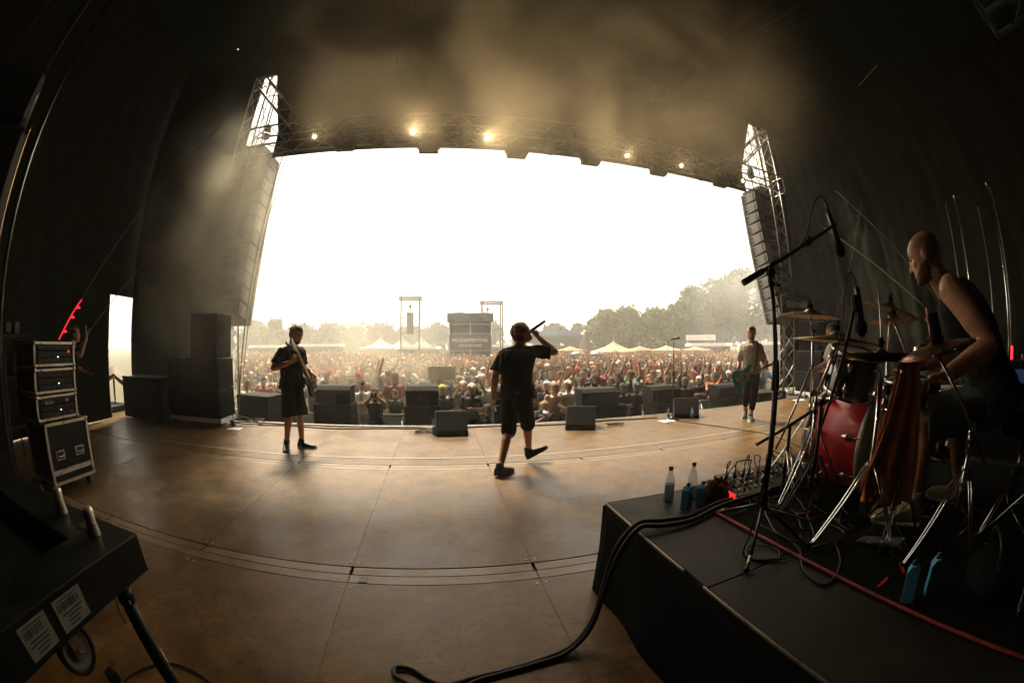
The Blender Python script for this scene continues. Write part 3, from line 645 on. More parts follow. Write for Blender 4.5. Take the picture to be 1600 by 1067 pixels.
MB().cyl(LEGP+Vector((0, 0, .0)), LEGP+Vector((0, 0, .75)), .03, n=16).cyl(LEGP+Vector((0, 0, .7)), LEGP+Vector((0, 0, .755)), .037, n=16).cyl(LEGP+Vector((.03, -.02, .72)), LEGP+Vector((.06, -.04, .72)), .009, n=8).build('leg', FR, t)
MB().tube(spline([LEGP+Vector((-.04, -.02, .71)), LEGP+Vector((-.055, -.03, .66)), LEGP+Vector((-.05, -.03, .6))], 4), .003, 6).build('safety_wire', STEEL, t)
MB().cyl(LEGP+Vector((.045, .01, .0)), LEGP+Vector((.045, .01, .5)), .003, n=6).build('edge_strip', mat('brass_strip', (.5, .38, .2), rough=.35, metal=1), t)
LBL = mat('sticker_paper', (.2, .21, .18), (.15, .16, .14), 20, .55); INK = mat('sticker_ink', (.03, .035, .03), rough=.7)
rg = random.Random(5)
for k, yy in enumerate((-.31, -.485)):
    lb = MB().box((.1012, yy, .885), (.0016, .135, .09)).build('label_sticker', LBL, t)
    q = MB(); y = yy-.055
    while y < yy+.05:
        w_ = rg.uniform(.001, .005); q.box((.1022, y, .905), (.0008, w_, .022)); y += w_+rg.uniform(.001, .004)
    for i in range(4): q.box((.1022, yy+rg.uniform(-.01, .01), .884-.011*i), (.0008, rg.uniform(.05, .1), .005))
    q.box((.1022, yy, .922), (.0008, .1, .003)); q.build('barcode', INK, lb)
cs = empty('caster_tmp'); bpy.data.objects.remove(cs)
WB = Vector((-.03, -.33, .70))
wh = MB().lathe([(.072, -.02), (.085, -.018), (.09, 0), (.085, .018), (.072, .02), (.068, .012), (.068, -.012), (.072, -.02)], 36, WB, ry(R(90))).build('caster', RUBBER, t)
MB().lathe([(.0, .016), (.016, .018), (.018, .012), (.055, .008), (.062, .014), (.071, .014), (.071, -.014), (.06, -.012), (0, -.012)], 36, WB, ry(R(90))).build('rim', mat('teal_rim', (.13, .17, .15), (.2, .24, .21), 12, .4, .5), wh)
MB().box(WB+Vector((.034, 0, .05)), (.006, .05, .13), ch=.002).box(WB+Vector((-.034, 0, .05)), (.006, .05, .13), ch=.002).box(WB+Vector((0, 0, .115)), (.1, .1, .008)).cyl(WB+Vector((-.04, 0, 0)), WB+Vector((.045, 0, 0)), .008, n=8).build('fork', STEEL, wh)
MB().box((-.6, .02, .03), (.06, .06, .06)).cyl((-.9, .02, 0), (-.9, .02, .82), .03, n=12).build('leg', FR, t)
MB().cyl((-.9, -.65, 0), (-.9, -.65, .84), .03, n=12).build('leg', FR, t)

rope('guy_rope', (8.75, 3.4, 7.4), (8.9, 2.6, 7.75), .012, 'short pale strap high up under the roof near the daylight tears', mat('pale_strap', (.45, .42, .3), rough=.7))
# cables on the floor
def cable(name, pts, r, label, m=None, n=6, cat='cable'):
    P = spline(pts, n); o = MB().tube([p-P[0] for p in P], r, 7).build(name, m or RUBBER); o.location = P[0]; tag(o, label, cat)
cable('floor_cable', [(4.4, 6.9, .01), (4.7, 6.2, .009), (5.0, 5.3, .012), (5.1, 4.6, .009), (4.8, 3.6, .009), (4.2, 2.8, .009), (3.2, 2.2, .009)], .007, 'thin cable crossing the deck from the straight microphone stand to the riser')
cable('floor_cable', [(-3.6, 7.2, .01), (-2.9, 7.3, .01), (-2.0, 7.2, .01), (-1.0, 7.32, .01), (0, 7.3, .01), (.9, 7.4, .01), (2.0, 7.3, .01), (3.2, 7.36, .01), (4.3, 7.2, .01)], .012, 'long black cable running along the stage edge')
cable('floor_cable', [(-4.0, 7.5, .015), (-3.2, 7.42, .012), (-2.4, 7.45, .012), (-1.2, 7.42, .012), (-.4, 7.4, .012), (-.15, 7.1, .012), (-.25, 6.95, .012)], .01, 'thinner black cable beside the long one at the stage edge')
for k, (x, y, r_, lab) in enumerate([(-3.95, 7.42, .2, 'tangle of black cables by the foot of the smoky speaker stack'), (-.3, 7.02, .12, 'small coil of black cable left of the first floor monitor'), (3.15, 6.95, .13, 'small coil of black cable right of the sideways monitor'), (9.2, 8.0, .22, 'tangle of black cables at the foot of the timer tower')]):
    rg = random.Random(k+40); P = []
    for i in range(40 if k in (0, 3) else 18):
        a = i*.62; q = r_*(.6+.4*rg.random())*(1.6 if k in (0, 3) else 1); P.append((x+q*math.cos(a)*1.5, y-(.25 if k == 3 else .1)+q*math.sin(a)*.75, .012+.03*rg.random()*(1 if k in (0, 3) else .3)+.002*i))
    cable('cable_coil', P, .009, lab, n=4, cat='cable coil')
cable('riser_cable', [(1.75, 1.62, RZ+.03), (1.45, 1.66, RZ+.022), (1.2, 1.6, RZ+.018), (1.02, 1.6, RZ+.03), (.9, 1.62, RZ+.03), (.8, 1.62, .53), (.74, 1.6, .33), (.68, 1.55, .14), (.55, 1.48, .03), (.35, 1.42, .014), (.1, 1.36, .012), (-.05, 1.31, .012), (-.2, 1.27, .012), (-.35, 1.18, .012), (-.3, .9, .012)], .014, 'thick black cable draped over the riser edge onto the deck')
cable('riser_cable', [(1.75, 1.58, RZ+.05), (1.42, 1.61, RZ+.025), (1.18, 1.55, RZ+.02), (1.0, 1.55, RZ+.028), (.88, 1.57, RZ+.03), (.785, 1.575, .5), (.72, 1.55, .3), (.65, 1.5, .12), (.52, 1.44, .028), (.34, 1.4, .014), (.1, 1.34, .012), (-.02, 1.28, .012), (-.14, 1.34, .014), (-.22, 1.42, .014), (-.29, 1.43, .016), (-.3, 1.37, .02), (-.24, 1.31, .024), (-.15, 1.26, .012), (.0, 1.1, .012)], .013, 'second black cable beside it ending in a small loop on the deck')
cable('floor_cable', [(-1.0, .95, .008), (-1.25, 1.1, .008), (-1.5, 1.05, .008), (-1.6, .7, .008), (-1.2, .3, .008), (-.7, .55, .008), (-.4, .9, .008)], .006, 'thin cable on the deck under the rolling frame')

# ------------------------------------------------------------------ drum riser and kit
DECK = mat('ribbed_deck', (.013, .0125, .009), (.024, .022, .016), 5, .6, rvar=.08, spec=.2)
def _ribs(m):
    n = m.node_tree; b = n.nodes['Principled BSDF']; g = n.nodes.new('ShaderNodeTexCoord')
    w1 = n.nodes.new('ShaderNodeTexWave'); w1.inputs['Scale'].default_value = 32; w1.bands_direction = 'X'; w1.inputs['Distortion'].default_value = .4
    w2 = n.nodes.new('ShaderNodeTexWave'); w2.inputs['Scale'].default_value = 32; w2.bands_direction = 'Y'
    for w_ in (w1, w2): n.links.new(g.outputs['Object'], w_.inputs['Vector'])
    mx = n.nodes.new('ShaderNodeMath'); mx.operation = 'MULTIPLY'; n.links.new(w1.outputs['Fac'], mx.inputs[0]); n.links.new(w2.outputs['Fac'], mx.inputs[1])
    bp = n.nodes.new('ShaderNodeBump'); bp.inputs['Strength'].default_value = .6; bp.inputs['Distance'].default_value = .004; n.links.new(mx.outputs[0], bp.inputs['Height']); n.links.new(bp.outputs[0], b.inputs['Normal'])
_ribs(DECK)
RX, RY, RX2, RYB = .9, 2.01, 3.9, -1.0
t = empty('drum_riser', (RX, RY, 0), 0, 'black drum riser platform with cloth skirt and metal edge', 'riser')
dk = MB().box((0, 0, -.03), (.996, .996, .06), ch=.003).mesh('deck_panel'); dk.materials.append(DECK)
for i in range(3):
    for j in range(3): share(dk, 'deck_panel', t, (.5+i, -.5-j, RZ))
def skirt(p0, p1, out, seed):
    p0, p1 = Vector(p0), Vector(p1); d = p1-p0; L = d.length; d.normalize(); out = Vector(out)
    def f(u, v):
        x = u*L; a = (1-v)*(.03+.03*mnoise.noise((x*1.6, 0, seed))+.012*math.sin(x*9+seed))
        return p0+d*x+out*(a+.008)+Vector((0, 0, .005+(RZ-.025)*v))
    return grid('skirt', f, int(L*14), 8, mat('riser_skirt', (.003, .0045, .004), (.006, .0075, .0065), 6, .95, spec=.05), t, thick=.006)
skirt((0, 0, 0), (0, -3, 0), (-1, 0, 0), 1); skirt((3, 0, 0), (-.02, 0, 0), (0, 1, 0), 2)
ETR = mat('riser_edge_alu', (.2, .175, .125), (.12, .105, .075), 8, .5, .8)
for (y0, y1) in ((-.0, -.84), (-.98, -1.98), (-2.0, -3)): MB().box((-.006, (y0+y1)/2, RZ-.007), (.012, abs(y1-y0), .016), ch=.003).build('edge_trim', ETR, t)
MB().box((1.5, .006, RZ-.008), (3, .012, .016), ch=.003).build('edge_trim', ETR, t)
MB().box((1.5, -1.5, RZ/2-.05), (2.9, 2.9, RZ-.12)).build('substructure', BLACK, t)
RUGM = mat('black_drum_rug', (.004, .005, .004), (.008, .009, .007), 12, .95, spec=.05, bump=.4, bscale=300)
t = empty('drum_rug', (1.36, 1.6, RZ+.006), 0, 'black rug with a red bound edge under the drum kit', 'rug')
MB().box((1.1, -1.2, 0), (2.2, 2.4, .01)).build('rug_field', RUGM, t); MB().tube([(0, -2.4, .006), (0, -1.8, .007), (0, -1.1, .006), (0, -.5, .007), (0, 0, .006)], .008, 6).build('red_border', mat('red_rug_edge', (.32, .04, .03), (.2, .03, .02), 30, .7), t)
MB().tube([(0, 0, .006), (1, 0.01, .007), (2.2, 0, .006)], .008, 6).build('red_border', _M['red_rug_edge'], t)

BRASS = mat('cymbal_bronze', (.27, .155, .055), (.16, .09, .032), 26, .3, 1.0, rvar=.08, stretch=(1, 1, 3))
BRASSD = mat('dark_cymbal', (.12, .06, .035), (.2, .09, .05), 18, .38, 1.0)
FELT = mat('black_felt', (.007, .007, .007), rough=.95, spec=.08)
def cymbal_mesh(r, mt, holes=False):
    b = MB(); prof = [(.006, .033*r/.25), (.03*r/.25, .028*r/.25), (.05*r/.25, .012*r/.25), (.07*r/.25, .006*r/.25), (r*.6, -.006), (r, -.02*r/.25), (r, -.021*r/.25), (r*.6, -.0075), (.07*r/.25, .0035*r/.25), (.05*r/.25, .009*r/.25), (.028*r/.25, .025*r/.25), (.006, .03*r/.25)]
    return b.lathe(prof, 48)
def tripod(t, z0, zc, rad, a0, m=CHROME, parent_name='leg', rr=.006, gap=.014):
    for k in range(3):
        a = a0+k*2*math.pi/3; d = Vector((math.cos(a), math.sin(a), 0)); s_ = Vector((-d.y, d.x, 0)); b = MB()
        for q in (-1, 1):
            b.tube([Vector((0, 0, zc))+d*.02+s_*q*gap, Vector((0, 0, z0+(zc-z0)*.55))+d*rad*.5+s_*q*gap, Vector((0, 0, z0+.03))+d*rad*.94+s_*q*gap*.6, Vector((0, 0, z0+.014))+d*rad], rr, 5)
        b.tube([Vector((0, 0, z0+.1))+d*.02, Vector((0, 0, z0+(zc-z0)*.5))+d*rad*.52], rr*.8, 5)
        lo = b.build(parent_name, m, t); MB().sphere(Vector((0, 0, z0+.014))+d*rad, .014, 8, 6).build('rubber_foot', RUBBER, lo)
def cymbal_stand(base, c, r, label, mt, tilt=(0, 0), rad=.3, a0=.3, boom=False, top='nut'):
    base = Vector(base); t = empty('cymbal_stand', base, 0, label, 'cymbal stand', 'cymbals on the drum riser'); c = Vector(c)-base
    tripod(t, 0, .42, rad, a0)
    j = Vector((0, 0, c.z-.12)) if not boom else Vector((0, 0, c.z-.3))
    MB().cyl((0, 0, .08), (0, 0, .55), .0135, n=10).cyl((0, 0, .5), j, .0105, n=10).build('pole', CHROME, t)
    MB().cyl((0, 0, .5), (0, 0, .56), .02, n=10).cyl((.015, 0, .53), (.05, .0, .53), .006, n=6).box((.055, 0, .53), (.008, .03, .012)).build('clamp', CHROME, t)
    MB().cyl(j-Vector((.02, 0, 0)), j+Vector((.03, 0, 0)), .02, n=10).sphere(j, .02, 10, 6).build('tilter', CHROME, t)
    if boom: MB().cyl(j-(c-j)*.5, c-Vector((0, 0, .03)), .009, n=8).build('boom_arm', CHROME, t)
    else: MB().cyl(j, c-Vector((0, 0, .02)), .007, n=8).build('upper_rod', CHROME, t)
    co = cymbal_mesh(r, mt).build('cymbal', mt, t); co.location = c; co.rotation_euler = (tilt[0], tilt[1], 0)
    if top == 'nut': MB().cyl((0, 0, .03*r/.25), (0, 0, .045+.02*r), .016, n=12).cyl((0, 0, .05), (0, 0, .085), .006, n=8).box((0, 0, .052), (.06, .012, .02), ch=.004).build('wing_nut', FELT, co)
    elif top == 'stack': MB().lathe([(0, .12), (.026, .12), (.028, .03), (.045, .022), (0, .02)], 16).build('sleeve', FELT, co)
    return co
cymbal_stand((2.3, 1.72, RZ), (2.31, 1.74, 1.695), .25, 'highest crash cymbal farthest forward in front of the timer', BRASS, (R(4), R(3)), .28, .2)
cymbal_stand((1.98, 1.44, RZ), (1.83, 1.19, 1.525), .262, 'large crash cymbal in the middle below the forward one', BRASS, (R(3), R(4)), .27, 1.1, True)
cymbal_stand((2.75, 1.3, RZ), (2.54, 1.17, 1.715), .2, 'small tilted splash cymbal above a paler cymbal near the pink strap', BRASSD, (R(12), R(6)), .26, .7, True)
cymbal_stand((2.85, 1.12, RZ), (2.66, 1.19, 1.65), .2, 'pale cymbal just below the tilted splash', BRASS, (R(-4), R(2)), .24, 1.9, True)
cr_ = cymbal_stand((1.78, .33, RZ), (1.67, .52, 1.487), .2, 'brown cymbal with holes and black sleeve in front of the drummer arm', BRASSD, (R(-8), R(-9)), .22, 2.3, True, 'stack')
rv = MB()
for k in range(16):
    a = k*.3927; rv.lathe([(0, .003), (.008, .002), (.009, 0)], 8, (.13*math.cos(a), .13*math.sin(a), -.0095)); 
for k in range(10):
    a = k*.628+.2; rv.lathe([(0, .003), (.008, .002), (.009, 0)], 8, (.17*math.cos(a), .17*math.sin(a), -.0125))
rv.build('rivets', STEEL, cr_)['kind'] = 'stuff'
# hi-hat
t = empty('hi_hat_stand', (1.70, .84, RZ), 0, 'pair of hi-hat cymbals with a long rod in front of the drummer', 'hi-hat', 'cymbals on the drum riser')
tripod(t, 0, .38, .26, 2.6); MB().cyl((0, 0, .06), (0, 0, .72), .013, n=10).cyl((0, 0, .7), (0, 0, 1.1), .004, n=8).build('pole', CHROME, t)
for k, z in enumerate((.832, .84)):
    c = cymbal_mesh(.178, BRASS).build('cymbal', BRASS, t); c.location = (0, 0, z); c.rotation_euler = ((math.pi, R(2), 0) if k == 0 else (R(2), R(-2), 0))
MB().cyl((0, 0, .87), (0, 0, .91), .014, n=10).box((.02, 0, .89), (.04, .01, .014)).build('clutch', FELT, t)
pd = MB().box((.0, -.16, .05), (.08, .26, .012), rx(R(-14))).build('pedal', STEEL, t); MB().box((0, -.29, .015), (.09, .06, .02)).build('heel_plate', BLACKM, pd)
# drums
def drum(name, loc, r, h, label, shell_m, axis='z', nl=8, rot=None, legs=None, hm=None):
    t = empty(name, loc, 0, label, 'drum'); M = {'z': Matrix.Identity(3), 'y': rx(R(-90))}[axis]
    if rot is not None: M = rot @ M
    hm = hm or CHROME
    MB().lathe([(r, -h/2), (r, h/2), (r-.012, h/2), (r-.012, -h/2), (r, -h/2)], 48, (0, 0, 0), M).build('shell', shell_m, t)
    for s_ in (-1, 1):
        MB().lathe([(0, s_*(h/2+.006)), (r*.7, s_*(h/2+.006)), (r+.003, s_*(h/2+.002)), (r+.003, s_*(h/2-.01))], 40, (0, 0, 0), M).build('drum_head', mat('drum_head', (.5, .48, .42), (.4, .38, .33), 6, .45), t)
        hw = .018 if axis == 'z' else .028
        MB().lathe([(r+.004, s_*(h/2-hw)), (r+.014, s_*(h/2-hw)), (r+.014, s_*(h/2+.014)), (r+.002, s_*(h/2+.014)), (r+.004, s_*(h/2-hw))], 48, (0, 0, 0), M).build('hoop', hm, t)
    for k in range(nl):
        a = 2*math.pi*(k+.35)/nl; d = Vector((math.cos(a), math.sin(a), 0))
        for s_ in (-1, 1):
            b = MB(); p = d*(r+.012)+Vector((0, 0, s_*h*.27)); b.sphere(M @ p, .02, 8, 6, (1, 1, 1)); b.cyl(M @ (p-Vector((0, 0, .035*s_))), M @ (p+Vector((0, 0, .035*s_))), .014, .01, n=8); b.cyl(M @ (p+Vector((0, 0, .03*s_))), M @ (d*(r+.012)+Vector((0, 0, s_*(h/2+.01)))), .004, n=6); b.build('lug', CHROME, t)
    return t
REDW = mat('red_lacquer_shell', (.36, .005, .01), (.54, .012, .018), 4, .4, spec=.25, coat=.06, stretch=(1, 1, 4), contrast=(.3, .7))
bd = drum('bass_drum', (2.36, 1.36, RZ+.295), .28, .46, 'glossy red bass drum with pale hoop in the middle of the kit', REDW, 'y', 8, hm=mat('hoop_cream', (.35, .32, .27), (.25, .22, .18), 9, .35))
for sx in (-1, 1): MB().cyl((sx*.26, .12, .05), (sx*.42, .3, -.285), .008, n=8).build('spur', CHROME, bd)
for k in range(4):
    a = R(150+k*28)
BLK = mat('black_drum_wrap', (.012, .012, .012), rough=.25, coat=.4)
def stand_for(t, h, a0=.2):
    s_ = MB()
    for k in range(3):
        a = a0+k*2.094; s_.cyl((0, 0, -h*.45), (.24*math.cos(a), .24*math.sin(a), -h+.015), .008, n=6)
    s_.cyl((0, 0, -h*.55), (0, 0, -.1), .012, n=8); s_.build('stand_base', CHROME, t)['kind'] = 'stuff'
d_ = drum('snare_drum', (2.17, .86, 1.24), .178, .14, 'dark snare drum between the drummer knees', BLK, 'z', 8); stand_for(d_, 1.24-RZ)
d_ = drum('rack_tom', (2.2, 1.3, 1.33), .165, .24, 'black rack tom mounted above the red bass drum', BLK, 'z', 6, rx(R(14))); MB().cyl((0, .02, -.1), (.08, .05, -.16), .012, n=8).build('mount', CHROME, d_)
d_ = drum('floor_tom', (2.8, .72, 1.02), .2, .4, 'black floor tom on the far side of the drummer', BLK, 'z', 8)
for k in range(3): MB().cyl((.215*math.cos(k*2.09), .215*math.sin(k*2.09), .1), (.23*math.cos(k*2.09), .23*math.sin(k*2.09), -.395), .007, n=6).build('leg', CHROME, d_)
# kick pedal
t = empty('kick_pedal', (2.40, 1.0, RZ+.012), 0, 'steel kick pedal at the batter side of the red bass drum', 'drum pedal')
MB().box((0, -.14, .04), (.09, .28, .012), rx(R(12))).build('footboard', STEEL, t); MB().box((0, -.02, .006), (.2, .36, .008)).build('base_plate', BLACKM, t); MB().cyl((-.08, .06, .0), (-.08, .06, .2), .008, n=6).cyl((.08, .06, 0), (.08, .06, .2), .008, n=6).cyl((-.08, .06, .2), (.08, .06, .2), .007, n=6).build('frame', CHROME, t); MB().cyl((0, .06, .2), (0, .0, .36), .004, n=6).sphere((0, 0, .37), .026, 10, 8).build('beater', CHROME, t)
# drum throne
t = empty('drum_throne', (2.42, .05, RZ), 0, 'round black drum throne under the drummer', 'stool')
MB().lathe([(0, .45), (.15, .45), (.175, .47), (.175, .52), (.15, .545), (0, .55)], 24).build('seat', FELT, t); MB().cyl((0, 0, .15), (0, 0, .45), .016, n=10).build('post', CHROME, t); tripod(t, 0, .3, .28, .5)
# boom microphone stands
t = empty('boom_stand', (1.31, 1.19, RZ), 0, 'tall black boom microphone stand rising in front of the kit', 'microphone stand')
BP = Vector((1.31, 1.19, RZ))
for k, f_ in enumerate([(1.37, 1.57), (1.10, 1.01), (1.47, .99)]):
    p = Vector((f_[0], f_[1], RZ+.015))-BP; lo = MB().cyl(Vector((0, 0, .2)), p, .0085, n=8).build('leg', BLACKM, t); MB().cyl(p*.82+Vector((0, 0, .04)), p, .009, n=8).build('worn_tip', mat('worn_brass', (.34, .27, .17), rough=.4, metal=.8), lo); MB().sphere(p, .014, 8, 6).build('rubber_foot', RUBBER, lo)
MB().cyl((0, 0, .17), (0, 0, .27), .022, n=12).build('hub', BLACK, t)
MB().cyl((0, 0, .2), (0, 0, .78), .0135, n=12).cyl((0, 0, .74), (-.015, 0, 1.17), .0095, n=10).build('pole', BLACKM, t)
MB().cyl((0, 0, .70), (0, 0, .82), .02, .016, n=12).build('clutch', BLACK, t)
bA, bB = Vector((1.12, 1.19, 1.735))-BP, Vector((1.70, 1.05, 2.045))-BP
MB().cyl(bA, bB, .0085, n=10).cyl(bA, bA.lerp(bB, .17), .014, n=10).build('boom_arm', BLACKM, t)
MB().sphere((-.015, 0, 1.185), .024, 10, 8).box((-.012, 0, 1.16), (.03, .034, .07), ch=.008).cyl((-.02, -.02, 1.15), (-.05, -.07, 1.12), .005, n=6).sphere((-.05, -.07, 1.12), .009, 8, 6).build('boom_clamp', BLACK, t)
MB().cyl(bA.lerp(bB, .6), bA.lerp(bB, .66), .017, n=10).sphere(bA.lerp(bB, .62)+Vector((.0, -.02, .02)), .012, 8, 6).build('knob', BLACK, t)
m0 = Vector((1.685, 1.075, 2.10))-BP; m1 = Vector((1.715, 1.06, 1.945))-BP
MB().cyl(m0, m1, .013, .017, n=12).cyl(m0+Vector((0, 0, .0)), m0+Vector((-.008, 0, .05)), .009, n=8).build('microphone', BLACKM, t)
MB().sphere(m1+Vector((.004, 0, -.02)), .028, 14, 10, (1, 1, 1.25)).build('windscreen', FELT, t)
MB().tube(spline([m0+Vector((-.008, 0, .05)), m0+Vector((-.03, .01, .08)), m0+Vector((-.09, .03, .03)), bA.lerp(bB, .62)+Vector((0, .01, .02)), bA.lerp(bB, .4)+Vector((0, .01, -.012)), bA.lerp(bB, .24)+Vector((-.03, -.02, -.02)), Vector((-.05, -.05, .9)), Vector((-.07, -.06, .5)), Vector((-.1, -.05, .12)), Vector((-.14, -.08, .01)), Vector((-.05, -.2, .008)), Vector((.03, -.12, .008)), Vector((-.06, -.02, .012)), Vector((-.13, -.12, .01)), Vector((0, -.22, .01))], 6), .0045, 6).build('cable', RUBBER, t)
t = empty('boom_stand', (1.87, 1.32, RZ), 0, 'thinner slanted microphone stand with its mic hanging over the hi-hat', 'microphone stand')
BP = Vector((1.87, 1.32, RZ)); e = Vector((1.585, .92, 1.66))-BP
tripod(t, 0, .3, .22, .9, BLACKM); MB().cyl((0, 0, .05), (0, 0, .6), .012, n=10).build('pole', BLACKM, t); MB().cyl(Vector((.1, .13, .22)), e, .0085, n=10).build('boom_arm', BLACKM, t); MB().sphere((0, 0, .58), .022, 10, 8).build('boom_clamp', BLACK, t); MB().box(e, (.03, .03, .07), ch=.006).build('mic_clip', BLACK, t)
mt = e+Vector((.03, -.0, .07)); mb = e+Vector((.045, -.005, -.07))
MB().cyl(mt, mb, .014, .017, n=12).build('microphone', BLACKM, t); MB().sphere(mb+Vector((.002, 0, -.028)), .03, 14, 10, (1, 1, 1.3)).build('windscreen', FELT, t)
MB().tube(spline([mt, mt+Vector((-.01, .01, .05)), mt+Vector((-.05, .03, .03)), e+Vector((-.09, .04, -.15)), e*.6+Vector((-.08, .04, 0)), e*.3+Vector((-.02, .03, 0)), Vector((0, -.1, .02))], 6), .004, 6).build('cable', RUBBER, t)
# pedal-height stand pair with slanted arms left of the bass drum
t = empty('boom_stand', (1.93, 1.6, RZ), 0, 'low black mic stand leaning out over the deck beside the bass drum', 'microphone stand')
tripod(t, 0, .26, .2, .1, CHROME); MB().cyl((0, 0, .05), (0, 0, .42), .012, n=10).build('pole', BLACKM, t); MB().cyl((-.18, .12, .30), (.2, -.16, .56), .011, n=8).build('boom_arm', BLACKM, t); MB().cyl((-.1, .02, .28), (.12, -.05, .74), .008, n=8).build('upper_arm', CHROME, t)
# towel over a bar
t = empty('towel_stand', (1.86, .72, RZ), 0, 'chrome stand with clamps carrying the orange towel', 'stand')
MB().cyl((0, 0, .02), (0, 0, .84), .011, n=10).build('pole', CHROME, t); MB().cyl((-.1, .03, .77), (.12, -.04, .77), .009, n=8).build('bar', CHROME, t); tripod(t, 0, .34, .2, 1.4)
for z in (.52, .66, .84): MB().cyl((-.03, 0, z), (.03, 0, z), .018, n=10).cyl((0, -.03, z), (0, -.06, z), .006, n=6).box((0, -.065, z), (.03, .008, .012)).build('clamp', CHROME, t)
MB().lathe([(0, .008), (.02, .008), (.045, .004), (.048, -.004), (0, -.004)], 20, (-.02, -.05, .84), ry(R(-75))).build('memory_disc', CHROME, t)
TOW = mat('orange_towel', (.66, .21, .07), (.42, .125, .04), 20, .95, bump=.5, bscale=260)
def towf(u, v):
    L = 1.18; s_ = v*L; x = (u-.5)*(.11+.10*min(1, abs(s_-.61)/.5)+.015*math.sin(s_*7))
    fold = .034*math.sin(u*15+1.5*math.sin(v*5)+.8*math.sin(v*11))*(.35+.65*min(1, abs(s_-.61)/.35))+.012*mnoise.noise((u*5, v*8, 3))
    if s_ < .58: y = -.035-fold; z = -.58+s_
    elif s_ < .64:
        a = (s_-.58)/.06*math.pi; y = -.035*math.cos(a); z = .03*math.sin(a)
    else: y = .035+fold; z = -(s_-.64)
    sw = (1+.35*min(1, -z/.5)) if z < 0 else 1
    return (x*sw-.04*min(1, max(0, -z/.5)), y, z)
o = grid('towel', towf, 26, 60, TOW, thick=.006); o.location = (1.83, .735, 1.392); o.rotation_euler = (0, 0, R(-17)+R(-35)); tag(o, 'orange-brown towel hanging over a stand in front of the drummer', 'towel')
# red cloth
def cloth(u, v):
    a = u*2*math.pi; r_ = .001+.115*math.sin(v*math.pi*.5); n_ = mnoise.noise((math.cos(a)*2.2, math.sin(a)*2.2, v*3))
    return (r_*math.cos(a)*(1.15+.5*n_), r_*math.sin(a)*(.8+.4*n_), max(.004, .1*math.cos(v*math.pi*.5)+.05*mnoise.noise((math.cos(a)*3, math.sin(a)*3+5, v*5))))
o = grid('crumpled_cloth', cloth, 40, 16, mat('red_brown_cloth', (.16, .025, .018), (.04, .012, .01), 14, .9, contrast=(.45, .55)), thick=.004); o.location = (1.5, 1.79, RZ+.002); tag(o, 'crumpled dark red cloth lying beside the blue cartons', 'cloth')
# mixer
t = empty('audio_mixer', (1.85, 1.73, RZ), R(-6), 'small audio mixer with many cables plugged in behind the cartons', 'mixer')
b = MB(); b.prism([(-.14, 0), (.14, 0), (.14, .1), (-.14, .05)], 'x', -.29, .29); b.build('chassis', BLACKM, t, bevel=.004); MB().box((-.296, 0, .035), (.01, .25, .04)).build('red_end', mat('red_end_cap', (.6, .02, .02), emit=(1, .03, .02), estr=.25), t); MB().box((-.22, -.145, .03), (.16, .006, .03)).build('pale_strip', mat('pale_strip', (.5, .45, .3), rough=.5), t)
rg = random.Random(11)
for i in range(12):
    for j in range(4):
        x = -.25+i*.045; y = -.09+j*.055; z = .075+(y/.28)*.05
        MB().cyl((x, y, z-.004), (x, y, z+.014), .008, .006, n=8).build('knob', [STEEL, BLACK, RED, STEEL][(i+j) % 4], t)
for i in range(8):
    x = -.25+i*.066+rg.uniform(-.015, .015); pl = MB().cyl((x, .06, .085), (x, .06, .15), .009, n=8).build('plug', STEEL, t)
    MB().tube(spline([(x, .06, .15), (x+.01, .07, .165+.03*rg.random()), (x+rg.uniform(-.08, .08), .12, .15+.05*rg.random()), (x+rg.uniform(-.15, .15), .05, .10), (x+rg.uniform(-.1, .1), -.2, .03), (x+rg.uniform(-.15, .2), -.26, .01)], 5), .004, 5).build('cable', RUBBER, pl)
t = empty('drum_pad', (2.62, 1.86, RZ), R(-4), 'flat black drum pad unit behind the mixer at the riser edge', 'drum pad')
MB().box((0, 0, .04), (.5, .24, .05), ch=.01).build('body', BLACK, t)
for k in range(4): MB().box((-.18+k*.12, 0, .067), (.1, .16, .006), ch=.002).build('pad', RUBBER, t)
paper((2.02, 1.94, RZ+.004), R(12), .3, .1, 'white sheet lying on the riser behind the mixer'); 
cable('riser_cable', [(1.6, 1.45, RZ+.03), (1.45, 1.2, RZ+.02), (1.42, 1.0, RZ+.014), (1.3, .85, RZ+.008), (1.28, .7, RZ+.008), (1.45, .75, RZ+.015), (1.6, .9, RZ+.018)], .006, 'thin black cable curling over the red rug edge')
for k in range(9):
    rg = random.Random(70+k); x0, y0 = rg.uniform(1.5, 2.1), rg.uniform(.6, 1.55)
    cable('riser_cable', [(x0+rg.uniform(-.3, .3), y0+rg.uniform(-.3, .3), RZ+.02+.004*i) for i in range(5)], .005, ['black cable looping on the rug below the boom stand', 'black cable winding round the hi-hat stand foot', 'black cable lying by the low leaning mic stand', 'black cable under the middle crash cymbal', 'black cable in front of the bass drum', 'black cable behind the towel stand', 'black cable beside the mixer edge', 'black cable near the kick pedal', 'black cable under the snare drum'][k])
REDT = mat('red_tape_mark', (.6, .02, .03), rough=.5)
for k, (x, y) in enumerate([(1.46, .5), (1.62, .48), (2.0, .95), (2.2, .62), (1.75, 1.25)]):
    o = MB().box((0, 0, 0), (.09, .014, .003)).build('tape_mark', REDT); o.location = (x, y, RZ+.014); o.rotation_euler = (0, 0, .7*k); tag(o, ['red tape mark on the rug beside the nearer carton', 'red tape mark on the rug behind the cartons', 'red tape mark on the rug near the kick pedal', 'red tape mark on the rug between the drummer feet', 'red tape mark on the rug by the hi-hat foot'][k], 'tape')
